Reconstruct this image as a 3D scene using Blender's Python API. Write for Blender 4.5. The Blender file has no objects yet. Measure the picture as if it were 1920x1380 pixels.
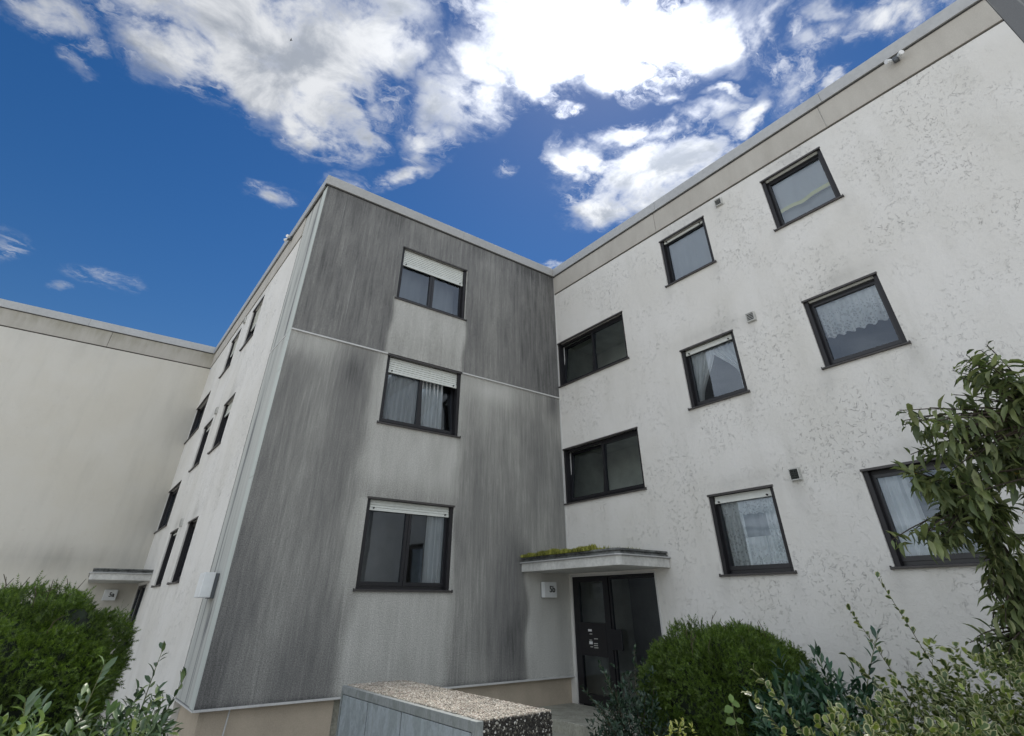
import bpy, math, random
import numpy as np
from mathutils import Vector, Matrix
R_ = math.radians
scene = bpy.context.scene
COL = scene.collection
rng = np.random.default_rng(7)
random.seed(7)

# ------------------------------------------------------------------ camera
cd = bpy.data.cameras.new("Camera")
cam = bpy.data.objects.new("Camera", cd)
COL.objects.link(cam)
PITCH, YAW, ROLL = .5811, .6426, -.0015
cam.location = (-8.7048, -9.6617, 1.6)
cp, sp, cyw, syw = math.cos(PITCH), math.sin(PITCH), math.cos(YAW), math.sin(YAW)
Fv = Vector((syw*cp, cyw*cp, sp)); Rv = Vector((cyw, -syw, 0)); Uv = Rv.cross(Fv)
c_, s_ = math.cos(ROLL), math.sin(ROLL)
R2, U2 = c_*Rv + s_*Uv, -s_*Rv + c_*Uv
m = Matrix((R2, U2, -Fv)).transposed().to_4x4()
m.translation = cam.location
cam.matrix_world = m
cd.sensor_width = 36.0
cd.lens = 976.54/1920*36
cd.shift_x = -.0010
cd.shift_y = -196.8/1920
cd.clip_start = .05
cd.clip_end = 2000
scene.camera = cam

# ------------------------------------------------------------------ colour management
scene.view_settings.view_transform = 'Standard'
scene.view_settings.look = 'None'
scene.view_settings.gamma = 1
scene.view_settings.use_curve_mapping = False
scene.view_settings.exposure = 0.87

# ------------------------------------------------------------------ node helper
class NT:
    def __init__(s, tree): s.t = tree; s.n = tree.nodes; s.l = tree.links
    def new(s, typ, **kw):
        n = s.n.new(typ)
        for k, v in kw.items(): setattr(n, k, v)
        return n
    def put(s, sock, v):
        if v is None: return
        if isinstance(v, bpy.types.NodeSocket): s.l.new(v, sock)
        else:
            if isinstance(v, (tuple, list)) and sock.type == 'RGBA' and len(v) == 3: v = (*v, 1)
            sock.default_value = v
    def math(s, op, a, b=None, c=None, clamp=False):
        n = s.new('ShaderNodeMath', operation=op, use_clamp=clamp)
        s.put(n.inputs[0], a); s.put(n.inputs[1], b); s.put(n.inputs[2], c)
        return n.outputs[0]
    def vmath(s, op, a, b=None, scale=None):
        n = s.new('ShaderNodeVectorMath', operation=op)
        s.put(n.inputs[0], a); s.put(n.inputs[1], b)
        if scale is not None: s.put(n.inputs['Scale'], scale)
        return n.outputs['Value'] if op in ('LENGTH', 'DOT_PRODUCT') else n.outputs[0]
    def noise(s, vec, scale, detail=4, rough=.55, dist=0, out=0):
        n = s.new('ShaderNodeTexNoise')
        s.put(n.inputs['Vector'], vec); s.put(n.inputs['Scale'], scale); s.put(n.inputs['Detail'], detail)
        s.put(n.inputs['Roughness'], rough); s.put(n.inputs['Distortion'], dist)
        return n.outputs[out]
    def vor(s, vec, scale, out='Distance', feature='F1'):
        n = s.new('ShaderNodeTexVoronoi', feature=feature)
        s.put(n.inputs['Vector'], vec); s.put(n.inputs['Scale'], scale)
        return n.outputs[out]
    def mapr(s, v, a, b, c=0., d=1., smooth=True):
        n = s.new('ShaderNodeMapRange', interpolation_type='SMOOTHSTEP' if smooth else 'LINEAR')
        for i, x in enumerate((v, a, b, c, d)): s.put(n.inputs[i], x)
        return n.outputs[0]
    def mix(s, f, a, b, mode='MIX'):
        n = s.new('ShaderNodeMix', data_type='RGBA', blend_type=mode)
        s.put(n.inputs[0], f); s.put(n.inputs[6], a); s.put(n.inputs[7], b)
        return n.outputs[2]
    def ramp(s, f, stops):
        n = s.new('ShaderNodeValToRGB'); e = n.color_ramp.elements
        e[0].position, e[0].color = stops[0][0], (*stops[0][1], 1)
        e[1].position, e[1].color = stops[-1][0], (*stops[-1][1], 1)
        for p, c in stops[1:-1]:
            x = e.new(p); x.color = (*c, 1)
        s.put(n.inputs[0], f); return n.outputs[0]
    def mapping(s, vec, loc=(0, 0, 0), rot=(0, 0, 0), scale=(1, 1, 1), typ='POINT'):
        n = s.new('ShaderNodeMapping', vector_type=typ)
        s.put(n.inputs['Vector'], vec); n.inputs['Location'].default_value = loc
        n.inputs['Rotation'].default_value = rot; n.inputs['Scale'].default_value = scale
        return n.outputs[0]
    def pos(s): return s.new('ShaderNodeNewGeometry').outputs['Position']
    def attr(s, name): return s.new('ShaderNodeAttribute', attribute_name=name).outputs['Fac']
    def island(s): return s.new('ShaderNodeNewGeometry').outputs['Random Per Island']
    def bump(s, h, strength=.5, dist=.01):
        n = s.new('ShaderNodeBump'); s.put(n.inputs['Height'], h)
        n.inputs['Strength'].default_value = strength; n.inputs['Distance'].default_value = dist
        return n.outputs[0]

# ------------------------------------------------------------------ sky
SUN_EL, SUN_AZ = R_(58), R_(54)            # azimuth from +Y towards +X
sun_dir = Vector((math.sin(SUN_AZ)*math.cos(SUN_EL), math.cos(SUN_AZ)*math.cos(SUN_EL), math.sin(SUN_EL)))
world = bpy.data.worlds.new("World"); scene.world = world; world.use_nodes = True
w = NT(world.node_tree); w.n.clear()
sky = w.new('ShaderNodeTexSky', sky_type='NISHITA')
sky.sun_disc = False; sky.sun_elevation = SUN_EL; sky.sun_rotation = SUN_AZ
sky.air_density = 1.25; sky.dust_density = .2; sky.ozone_density = 3.0; sky.altitude = 300
D = w.new('ShaderNodeTexCoord').outputs['Generated']
sep = w.new('ShaderNodeSeparateXYZ'); w.put(sep.inputs[0], D)
dz = w.math('MAXIMUM', sep.outputs[2], .04)
cmb = w.new('ShaderNodeCombineXYZ')
w.put(cmb.inputs[0], w.math('DIVIDE', sep.outputs[0], dz)); w.put(cmb.inputs[1], w.math('DIVIDE', sep.outputs[1], dz))
P = cmb.outputs[0]                          # position on the flat cloud deck
CL = [(-0.064, 0.793, 0.327, 0.146, 2.658, 1), (0.095, 0.845, 0.196, 0.166, -2.713, 1), (-0.171, 0.978, 0.14, 0.11, 2.902, 0.9), (0.209, 0.974, 0.124, 0.083, -2.19, 0.85), (-0.391, 1.044, 0.103, 0.059, 3.054, 0.62), (-0.335, 1.108, 0.087, 0.046, -1.517, 0.52), (0.153, 0.69, 0.149, 0.119, 1.777, 0.9), (-0.011, 0.96, 0.137, 0.124, 2.842, 0.95), (0.109, 0.995, 0.126, 0.097, -2.273, 0.9), (0.236, 0.707, 0.098, 0.078, 1.45, 0.7), (0.38, 0.743, 0.125, 0.113, 1.862, 0.72), (0.396, 0.902, 0.128, 0.071, 1.447, 0.6), (0.412, 1.054, 0.1, 0.039, 2.082, 0.55), (0.374, 0.62, 0.082, 0.07, 1.132, 0.6), (0.473, 0.466, 0.214, 0.117, 2.533, 1.1), (0.537, 0.403, 0.169, 0.12, 2.652, 1.2), (0.7, 0.312, 0.153, 0.103, 2.76, 1), (0.355, 0.495, 0.119, 0.069, 2.496, 0.9), (0.649, 0.432, 0.132, 0.069, 2.572, 0.8), (0.963, 0.234, 0.12, 0.076, -2.743, 0.52), (0.796, 0.21, 0.086, 0.055, 0.525, 0.45), (1.051, 0.168, 0.045, 0.039, 1.595, 0.8), (0.789, 0.171, 0.062, 0.036, -2.273, 0.5), (0.983, 0.019, 0.114, 0.062, 2.364, 0.62), (0.862, 0.088, 0.066, 0.027, 2.61, 0.45), (0.944, 0.644, 0.215, 0.146, 2.081, 0.95), (0.99, 0.36, 0.077, 0.052, -1.959, 0.7), (0.939, 0.807, 0.126, 0.101, 2.175, 0.9), (0.988, 0.534, 0.164, 0.105, 1.738, 0.85), (0.754, 0.733, 0.118, 0.038, 0.431, 0.7), (0.786, 0.577, 0.079, 0.046, 1.982, 0.7), (1.018, 0.393, 0.074, 0.043, 1.616, 0.7), (0.604, 0.616, 0.052, 0.029, 2.537, 0.5), (0.788, 0.695, 0.123, 0.059, -3.03, 0.62), (0.848, 0.508, 0.103, 0.052, 1.849, 0.58), (0.902, 0.404, 0.086, 0.042, 2.325, 0.5), (0.495, 0.583, 0.087, 0.084, 0.369, 0.7), (0.903, 0.13, 0.062, 0.053, -2.713, 0.5), (0.136, 1.336, 0.07, 0.057, -3.072, 0.55), (-0.497, 2.154, 0.143, 0.053, 1.68, 0.42), (-0.233, 2.213, 0.121, 0.073, 2.926, 0.42), (-0.349, 2.372, 0.053, 0.045, 2.185, 0.36), (0.289, 1.174, 0.079, 0.054, 2.233, 0.45), (1.045, 1.15, 0.075, 0.028, 2.513, 0.6), (0.633, 0.85, 0.042, 0.037, 0.932, 0.35), (0.881, 0.36, 0.051, 0.018, 2.552, 0.5), (0.774, 0.43, 0.051, 0.023, 2.565, 0.45)]
warp = w.vmath('SCALE', w.vmath('SUBTRACT', w.noise(P, 5, 5, .6, out=1), (.5, .5, .5)), scale=.20)
PW = w.vmath('ADD', P, warp)
E_ = None
for (cx, cy, rx, ry, a, wt) in CL:
    q = w.mapping(PW, (cx, cy, 0), (0, 0, a), (rx*1.5, ry*1.5, 1), 'TEXTURE')
    v = w.math('MULTIPLY', w.mapr(w.vmath('LENGTH', q), 0, 1, wt, 0), 1.0)
    E_ = v if E_ is None else w.math('MAXIMUM', E_, v)
# unseen sky over and behind the viewer: bright cloud added to light the walls
fwd = w.vmath('DOT_PRODUCT', P, (.60, .80, 0))
far = w.mapr(w.noise(P, 1.3, 6, .6), .36, .62, .25, 1.0)
sepP = w.new('ShaderNodeSeparateXYZ'); w.put(sepP.inputs[0], P)
lf = w.math('ADD', sepP.outputs[0], w.math('MULTIPLY', sepP.outputs[1], .35))
back = w.math('MAXIMUM', w.mapr(fwd, -.05, -.5), w.mapr(lf, -.40, -1.0))
fb = w.noise(P, 7.5, 9, .60, .35)
fb2 = w.noise(P, 21, 6, .65, .3)
dens0 = w.math('ADD', E_, w.math('MULTIPLY', w.math('SUBTRACT', fb, .5), 2.5))
dens0 = w.math('ADD', dens0, w.math('MULTIPLY', w.math('SUBTRACT', fb2, .5), .5))
dens0 = w.math('MULTIPLY', dens0, w.mapr(E_, .0, .12))
dens = w.mapr(dens0, .04, .86)
dens = w.math('MULTIPLY', dens, w.mapr(E_, .2, .62, .28, 1.0))
wisp = w.math('MULTIPLY', w.mapr(E_, .02, .35, 0, .5), w.mapr(w.noise(w.mapping(PW, (2, 5, 0), (0, 0, .6), (1, 1.8, 1)), 9, 9, .68, .6), .44, .70))
dens = w.math('MAXIMUM', dens, wisp)
veil = w.math('MULTIPLY', back, w.mapr(w.noise(P, 1.1, 6, .55, .3), .35, .65, .40, .88))
dens = w.math('MAXIMUM', dens, veil)
thick = w.mapr(dens0, .25, .85)
gl = w.noise(w.mapping(P, (3.1, 1.7, 0)), 5.5, 7, .6, .4)
shade = w.math('MULTIPLY', thick, w.mapr(gl, .36, .60, .15, 1.))
dS = w.math('ARCCOSINE', w.math('MINIMUM', w.vmath('DOT_PRODUCT', w.vmath('NORMALIZE', D), tuple(sun_dir)), .99999))
glow = w.math('POWER', 2.718, w.math('MULTIPLY', w.math('POWER', w.math('DIVIDE', dS, .21), 2.0), -1.0))
glow2 = w.math('POWER', 2.718, w.math('MULTIPLY', w.math('DIVIDE', dS, .38), -1.0))
ccol = w.mix(shade, (.92, .94, .97), (.40, .44, .51))
ccol = w.mix(back, ccol, (.90, .945, .99))
cval = w.math('ADD', w.math('ADD', w.math('ADD', .41, w.math('MULTIPLY', back, .56)), w.math('MULTIPLY', glow2, .42)), w.math('MULTIPLY', glow, 1.2))
bg_sky = w.new('ShaderNodeBackground'); 
hs = w.new('ShaderNodeHueSaturation'); hs.inputs['Saturation'].default_value = 1.36; hs.inputs['Hue'].default_value = .508; hs.inputs['Value'].default_value = .80
w.put(hs.inputs['Color'], sky.outputs[0]); w.put(bg_sky.inputs[0], hs.outputs[0]); bg_sky.inputs[1].default_value = .05
bg_cl = w.new('ShaderNodeBackground'); w.put(bg_cl.inputs[0], ccol); w.put(bg_cl.inputs[1], cval)
ms = w.new('ShaderNodeMixShader'); w.put(ms.inputs[0], dens); w.put(ms.inputs[1], bg_sky.outputs[0]); w.put(ms.inputs[2], bg_cl.outputs[0])
wo = w.new('ShaderNodeOutputWorld'); w.put(wo.inputs[0], ms.outputs[0])

sd = bpy.data.lights.new("Sun", 'SUN'); sd.energy = 2.4; sd.angle = R_(10); sd.color = (1, .95, .88)
sun = bpy.data.objects.new("Sun", sd); COL.objects.link(sun)
sun.rotation_euler = sun_dir.to_track_quat('Z', 'Y').to_euler()

# ------------------------------------------------------------------ materials
MATS = {}
def mat(name, color=(.5, .5, .5), rough=.7, metal=0., spec=.5, build=None):
    m = bpy.data.materials.new(name); m.use_nodes = True
    t = NT(m.node_tree); b = m.node_tree.nodes['Principled BSDF']
    b.inputs['Roughness'].default_value = rough; b.inputs['Metallic'].default_value = metal
    b.inputs['Specular IOR Level'].default_value = spec
    b.inputs['Base Color'].default_value = (*color, 1)
    if build: build(t, b)
    MATS[name] = m; return m

def speck(amount=.12, scale=60, big=3.):
    """slight mottling of the base colour, two scales"""
    def f(t, b):
        c = tuple(b.inputs['Base Color'].default_value)[:3]
        n = t.noise(t.pos(), scale, 4, .6); n2 = t.noise(t.pos(), big, 4, .6)
        k = t.math('ADD', t.mapr(n, .3, .7, 1-amount, 1+amount), t.mapr(n2, .3, .7, -amount, amount))
        t.put(b.inputs['Base Color'], t.mix(1., c, t.new_gray(k), 'MULTIPLY'))
        t.put(b.inputs['Normal'], t.bump(n, .25, .004))
    return f
def _gray(s, v):
    n = s.new('ShaderNodeCombineColor')
    for i in range(3): s.put(n.inputs[i], v)
    return n.outputs[0]
NT.new_gray = _gray

def stucco_build(base, marks=1.0, warm=(.64, .62, .565)):
    """rough scratched plaster: short curved gouges left by the float"""
    def f(t, b):
        p = t.pos()
        wv = t.vmath('SCALE', t.vmath('SUBTRACT', t.noise(p, 2.2, 3, .5, out=1), (.5, .5, .5)), scale=.9)
        q = t.vmath('ADD', p, wv)
        q1 = t.mapping(q, (0, 0, 0), (.25, .2, 0), (.8, .8, 1.5))
        r1 = t.noise(q1, 8.0, 2, .5)
        l1 = t.mapr(t.math('ABSOLUTE', t.math('SUBTRACT', r1, .5)), .003, .022, 1, 0)
        q2 = t.mapping(q, (5, 2, 8), (.6, .3, .2), (1., 1., 1.5))
        r2 = t.noise(q2, 12, 2, .5)
        l2 = t.mapr(t.math('ABSOLUTE', t.math('SUBTRACT', r2, .52)), .003, .022, 1, 0)
        g1 = t.mapr(t.noise(p, 11, 2, .6), .53, .60)
        g2 = t.mapr(t.noise(t.mapping(p, (9, 3, 1)), 13, 2, .6), .53, .60)
        zone = t.mapr(t.noise(t.mapping(p, (2, 7, 4)), 1.1, 3, .6), .38, .66, .06, 1)
        ln = t.math('MULTIPLY', t.math('MAXIMUM', t.math('MULTIPLY', l1, g1), t.math('MULTIPLY', l2, g2)), zone)
        ln = t.math('MULTIPLY', ln, marks)
        fine = t.noise(p, 90, 3, .6); mid = t.noise(p, 14, 4, .6); big = t.noise(p, .55, 4, .6)
        dirt = t.noise(t.mapping(p, scale=(1.2, 1.2, .22)), 1.6, 5, .62)
        c = t.mix(t.mapr(big, .35, .65, 0, .5), base, warm)
        c = t.mix(t.mapr(dirt, .46, .75, 0, .22), c, (.44, .43, .38))
        c = t.mix(t.math('MULTIPLY', ln, .13), c, (.24, .24, .23))
        at = t.attr('stain_tone')
        c = t.mix(t.math('MULTIPLY', at, t.mapr(dirt, .3, .7, .5, 1.)), c, (.13, .13, .12))
        t.put(b.inputs['Base Color'], c)
        h = t.math('SUBTRACT', t.math('ADD', t.math('MULTIPLY', mid, .5), t.math('MULTIPLY', fine, .25)), t.math('MULTIPLY', ln, .5))
        t.put(b.inputs['Normal'], t.bump(h, 1.0, .016))
    return f
mat('white_stucco', rough=.9, spec=.25, build=stucco_build((.74, .725, .69)))
mat('cream_stucco', rough=.9, spec=.25, build=stucco_build((.64, .615, .55), .3, (.60, .565, .48)))
mat('reveal_stucco', (.62, .61, .58), .9, spec=.2, build=speck(.06))

def grey_build(t, b):
    p = t.pos(); st = t.attr('stain_tone')
    s1 = t.noise(t.mapping(p, scale=(10, 10, .75)), 1.0, 6, .72)
    s2 = t.noise(t.mapping(p, (4, 4, 4), scale=(30, 30, 1.5)), 1.0, 4, .65)
    s3 = t.noise(t.mapping(p, (7, 1, 9), scale=(2.6, 2.6, .9)), 1.0, 5, .62)
    k = t.math('ADD', st, t.math('MULTIPLY', t.math('SUBTRACT', s1, .5), t.mapr(st, .0, .5, .20, .62)))
    k = t.math('ADD', k, t.math('MULTIPLY', t.math('SUBTRACT', s2, .5), t.mapr(st, .0, .5, .10, .50)))
    k = t.math('ADD', k, t.math('MULTIPLY', t.math('SUBTRACT', s3, .5), .45))
    c = t.ramp(k, [(.0, (.54, .535, .50)), (.25, (.395, .39, .36)), (.5, (.26, .257, .24)), (.78, (.165, .163, .157)), (1., (.085, .085, .082))])
    run = t.math('MULTIPLY', t.mapr(t.noise(t.mapping(p, (1, 5, 2), scale=(30, 30, .35)), 1., 3, .6), .67, .75), t.mapr(st, .3, .6, 0, .5))
    c = t.mix(run, c, (.46, .46, .43))
    gr = t.noise(p, 62, 4, .85); gv = t.vor(p, 95)
    c = t.mix(1., c, t.new_gray(t.mapr(gr, .32, .68, .60, 1.40)), 'MULTIPLY')
    t.put(b.inputs['Base Color'], c)
    t.put(b.inputs['Normal'], t.bump(t.math('ADD', gr, gv), .35, .004))
mat('grey_concrete', rough=.92, spec=.25, build=grey_build)

def strip_build(t, b):
    p = t.pos()
    s1 = t.noise(t.mapping(p, scale=(5, 5, .3)), 1., 5, .6); g = t.noise(p, 100, 3, .7)
    st = t.attr('stain_tone')
    k = t.math('ADD', t.mapr(s1, .35, .75), t.math('MULTIPLY', st, 1.))
    c = t.ramp(k, [(0, (.50, .51, .48)), (.6, (.43, .44, .415)), (1, (.16, .165, .17))])
    c = t.mix(1., c, t.new_gray(t.mapr(g, .3, .7, .9, 1.1)), 'MULTIPLY')
    t.put(b.inputs['Base Color'], c); t.put(b.inputs['Normal'], t.bump(g, .2, .003))
mat('pale_concrete', rough=.9, spec=.25, build=strip_build)
def edge_build(t, b):
    p = t.pos(); s1 = t.noise(t.mapping(p, scale=(6, 6, .5)), 1., 5, .6)
    c = t.ramp(s1, [(.3, (.56, .60, .565)), (.7, (.46, .49, .46))])
    t.put(b.inputs['Base Color'], c)
mat('edge_trim', rough=.75, spec=.3, build=edge_build)

def fascia_build(t, b):
    p = t.pos()
    s1 = t.noise(t.mapping(p, scale=(2.5, 2.5, .8)), 1., 5, .6); g = t.noise(p, 70, 3, .6)
    left = t.mapr(t.new('ShaderNodeSeparateXYZ').outputs[0], 0, 1)
    c = t.ramp(s1, [(.3, (.50, .475, .425)), (.7, (.42, .395, .35))])
    c = t.mix(t.math('MULTIPLY', t.attr('stain_tone'), t.mapr(t.noise(t.mapping(p, scale=(3, 3, .7)), 1., 5, .7), .3, .7, .2, 1)), c, (.25, .235, .17))
    c = t.mix(1., c, t.new_gray(t.mapr(g, .3, .7, .95, 1.05)), 'MULTIPLY')
    t.put(b.inputs['Base Color'], c)
mat('beige_fascia', rough=.85, spec=.3, build=fascia_build)
mat('cap_metal', (.40, .395, .375), .5, .15, build=speck(.05, 12, 1.2))
mat('pale_cap', (.42, .425, .42), .5, .1, build=speck(.05, 12, 1.2))
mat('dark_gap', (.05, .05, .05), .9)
mat('pale_trim', (.58, .58, .56), .6, build=speck(.06))
mat('stair_wall', (.62, .63, .59), .9, build=speck(.1, 3, 1))
mat('plinth', (.46, .395, .31), .9, spec=.25, build=speck(.07, 80))
mat('plinth_edge', (.42, .36, .29), .9, build=speck(.05))
mat('roofing', (.10, .10, .10), .9, build=speck(.1))
mat('brown_frame', (.014, .013, .015), .5, 0., .4, build=speck(.1, 9, 2))
mat('black_frame', (.010, .010, .013), .35, 0., .5)
mat('brown_metal', (.055, .05, .048), .5, .1, build=speck(.15, 20, 3))
mat('shutter_pvc', (.66, .68, .64), .5, build=speck(.04, 20))
mat('rubber', (.015, .015, .015), .8)
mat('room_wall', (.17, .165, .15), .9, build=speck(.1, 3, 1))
mat('concrete', (.34, .335, .28), .92, build=speck(.16, 30, 4))
mat('canopy_paint', (.56, .56, .53), .85, build=speck(.10, 14, 2.5))
mat('roof_felt', (.12, .125, .12), .85, build=speck(.35, 16, 5))
mat('vent_plastic', (.50, .50, .47), .6, build=speck(.1, 20))
mat('vent_dark', (.05, .055, .05), .8)
mat('lamp_white', (.74, .76, .76), .4, build=speck(.03, 15))
mat('lamp_side', (.10, .11, .12), .6)
mat('lens', (.8, .8, .8), .2)
mat('text_black', (.012, .012, .012), .6)
mat('label_white', (.75, .75, .75), .5)
mat('soil', (.06, .048, .036), .95, build=speck(.25, 20, 3))
mat('bird_dark', (.02, .02, .022), .8)
def ground_build(t, b):
    p = t.pos(); n = t.noise(p, 25, 5, .6); n2 = t.noise(p, .7, 4, .6)
    c = t.mix(n2, (.40, .385, .35), (.50, .475, .435)); c = t.mix(1., c, t.new_gray(t.mapr(n, .3, .7, .8, 1.2)), 'MULTIPLY')
    t.put(b.inputs['Base Color'], c)
mat('ground', rough=.95, build=ground_build)
def paving_build(t, b):
    p = t.pos(); br = t.new('ShaderNodeTexBrick'); t.put(br.inputs['Vector'], p)
    br.inputs['Scale'].default_value = 5; br.inputs['Mortar Size'].default_value = .015
    br.inputs['Color1'].default_value = (.42, .405, .38, 1); br.inputs['Color2'].default_value = (.50, .48, .45, 1); br.inputs['Mortar'].default_value = (.12, .11, .10, 1)
    c = t.mix(1., br.outputs[0], t.new_gray(t.mapr(t.noise(p, 6, 5, .6), .3, .7, .8, 1.15)), 'MULTIPLY')
    t.put(b.inputs['Base Color'], c)
mat('paving', rough=.9, build=paving_build)
def zinc_build(base, alt):
    def f(t, b):
        p = t.pos()
        n = t.noise(t.mapping(p, scale=(2, 2, 1.2)), 3.2, 6, .68, .6); n2 = t.noise(p, 38, 4, .7)
        c = t.mix(t.mapr(n, .42, .60), base, alt)
        dr = t.mapr(t.noise(t.mapping(p, (3, 1, 2), scale=(9, 9, 2)), 1., 5, .7, .5), .60, .68)
        c = t.mix(t.math('MULTIPLY', dr, .5), c, (.18, .20, .17))
        c = t.mix(1., c, t.new_gray(t.mapr(n2, .3, .7, .9, 1.1)), 'MULTIPLY')
        t.put(b.inputs['Base Color'], c)
        t.put(b.inputs['Roughness'], t.mapr(n, .4, .6, .45, .7))
    return f
mat('zinc_door', metal=.15, rough=.5, build=zinc_build((.33, .37, .395), (.26, .295, .30)))
mat('zinc_frame', metal=.2, rough=.5, build=zinc_build((.27, .29, .29), (.22, .24, .23)))
def pebble_build(cols, rough=.6):
    def f(t, b):
        r = t.island()
        c = t.ramp(r, cols)
        n = t.noise(t.pos(), 6, 4, .6)
        c = t.mix(1., c, t.new_gray(t.mapr(n, .3, .7, .75, 1.2)), 'MULTIPLY')
        t.put(b.inputs['Base Color'], c)
    return f
mat('pebbles', rough=.6, build=pebble_build([(0, (.14, .12, .09)), (.3, (.30, .265, .21)), (.55, (.42, .39, .32)), (.75, (.31, .24, .19)), (1, (.62, .59, .51))]))
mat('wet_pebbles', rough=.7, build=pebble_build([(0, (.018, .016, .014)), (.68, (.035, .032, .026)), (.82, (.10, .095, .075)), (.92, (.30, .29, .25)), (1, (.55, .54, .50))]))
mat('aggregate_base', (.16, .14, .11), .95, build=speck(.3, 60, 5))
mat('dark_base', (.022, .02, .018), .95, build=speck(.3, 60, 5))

# glass: reflects by angle, else shows the room behind
def glass_mat(name, tint=(.86, .9, .9), ior=1.9, rough=0.0):
    m = bpy.data.materials.new(name); m.use_nodes = True; t = NT(m.node_tree); t.n.clear()
    fr = t.new('ShaderNodeFresnel'); fr.inputs[0].default_value = ior
    gl = t.new('ShaderNodeBsdfGlossy'); gl.inputs['Roughness'].default_value = rough; gl.inputs['Color'].default_value = (.80, .89, 1, 1)
    wob = t.bump(t.noise(t.pos(), 1.6, 2, .5), .06, .02); t.put(gl.inputs['Normal'], wob)
    tr = t.new('ShaderNodeBsdfTransparent'); tr.inputs[0].default_value = (*tint, 1)
    mx = t.new('ShaderNodeMixShader'); t.put(mx.inputs[0], fr.outputs[0]); t.put(mx.inputs[1], tr.outputs[0]); t.put(mx.inputs[2], gl.outputs[0])
    o = t.new('ShaderNodeOutputMaterial'); t.put(o.inputs[0], mx.outputs[0]); MATS[name] = m
glass_mat('window_glass', (.95, .97, .97), ior=2.0)
glass_mat('dark_glass', (.90, .95, .93), 1.8)
glass_mat('door_glass', (.92, .94, .92), 1.8, .04)

def curtain_mat(name, col, alpha, lace=False):
    m = bpy.data.materials.new(name); m.use_nodes = True; t = NT(m.node_tree); t.n.clear()
    d = t.new('ShaderNodeBsdfDiffuse'); tl = t.new('ShaderNodeBsdfTranslucent'); tr = t.new('ShaderNodeBsdfTransparent')
    d.inputs[0].default_value = (*col, 1); tl.inputs[0].default_value = (*col, 1)
    a = t.new('ShaderNodeMixShader'); a.inputs[0].default_value = .25; t.put(a.inputs[1], d.outputs[0]); t.put(a.inputs[2], tl.outputs[0])
    b = t.new('ShaderNodeMixShader'); t.put(b.inputs[1], tr.outputs[0]); t.put(b.inputs[2], a.outputs[0])
    if lace:
        v = t.vor(t.pos(), 24); v2 = t.vor(t.mapping(t.pos(), (1, 2, 3)), 9)
        z = t.attr('lace')
        f = t.math('SUBTRACT', alpha, t.math('MULTIPLY', z, t.math('MAXIMUM', t.mapr(v, .42, .30, 0, .30), t.mapr(v2, .28, .22, 0, .25))))
        t.put(b.inputs[0], f)
    else: b.inputs[0].default_value = alpha
    o = t.new('ShaderNodeOutputMaterial'); t.put(o.inputs[0], b.outputs[0]); MATS[name] = m
curtain_mat('white_curtain', (.88, .91, .92), .97)
curtain_mat('sheer_curtain', (.76, .80, .83), .75)
curtain_mat('grey_sheer', (.50, .54, .58), .72)
curtain_mat('lace_curtain', (.88, .91, .91), .93, True)
mat('yellow_band', (.62, .62, .30), .8)

def leaf_mat(name, stops, rough=.45, edge=None, spec=.5, trans=.25, odd=None):
    m = bpy.data.materials.new(name); m.use_nodes = True; t = NT(m.node_tree)
    b = t.n['Principled BSDF']; o = t.n['Material Output']
    r = t.island(); c = t.ramp(r, stops)
    cl = t.noise(t.pos(), 3.2, 3, .6)
    c = t.mix(1., c, t.new_gray(t.mapr(cl, .3, .7, .72, 1.28)), 'MULTIPLY')
    if edge:
        e = t.mapr(t.math('ADD', t.attr('edge'), t.math('MULTIPLY', t.math('SUBTRACT', t.noise(t.pos(), 60, 2), .5), .5)), .50, .72)
        c = t.mix(e, c, edge)
    if odd:
        c = t.mix(t.math('GREATER_THAN', r, odd[0]), c, odd[1])
    t.put(b.inputs['Base Color'], c); b.inputs['Roughness'].default_value = rough; b.inputs['Specular IOR Level'].default_value = spec
    tl = t.new('ShaderNodeBsdfTranslucent'); t.put(tl.inputs[0], t.mix(1., c, (1.5, 1.7, .8), 'MULTIPLY'))
    mx = t.new('ShaderNodeMixShader'); mx.inputs[0].default_value = trans
    t.put(mx.inputs[1], b.outputs[0]); t.put(mx.inputs[2], tl.outputs[0]); t.put(o.inputs[0], mx.outputs[0]); MATS[name] = m
leaf_mat('yew_leaf', [(0, (.038, .070, .014)), (.5, (.080, .130, .022)), (1, (.16, .235, .04))], .55, trans=.35)
leaf_mat('laurel_leaf', [(0, (.055, .095, .045)), (.55, (.10, .155, .075)), (.88, (.17, .23, .10)), (1, (.30, .36, .13))], .40, spec=.6, trans=.15)
leaf_mat('dark_laurel_leaf', [(0, (.025, .06, .035)), (.7, (.05, .11, .06)), (1, (.09, .16, .07))], .32, spec=.55, trans=.12)
leaf_mat('privet_leaf', [(0, (.022, .045, .028)), (.6, (.04, .075, .045)), (1, (.07, .11, .065))], .4, trans=.12)
leaf_mat('euonymus_leaf', [(0, (.05, .085, .025)), (.7, (.085, .13, .035)), (1, (.26, .32, .06))], .4, edge=(.34, .345, .18), trans=.15)
leaf_mat('gold_leaf', [(0, (.22, .30, .04)), (.6, (.38, .42, .06)), (1, (.50, .50, .14))], .45, edge=(.55, .52, .22))
leaf_mat('viburnum_leaf', [(0, (.06, .085, .035)), (.5, (.12, .155, .06)), (.85, (.18, .21, .085)), (1, (.26, .28, .14))], .5, odd=(.997, (.45, .30, .03)), trans=.22)
leaf_mat('bramble_leaf', [(0, (.12, .20, .05)), (1, (.17, .26, .07))], .5)
leaf_mat('moss', [(0, (.10, .11, .02)), (.5, (.24, .25, .04)), (1, (.36, .34, .08))], .9, trans=.1)
mat('bark', (.05, .038, .028), .9, build=speck(.25, 30, 5))
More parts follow.
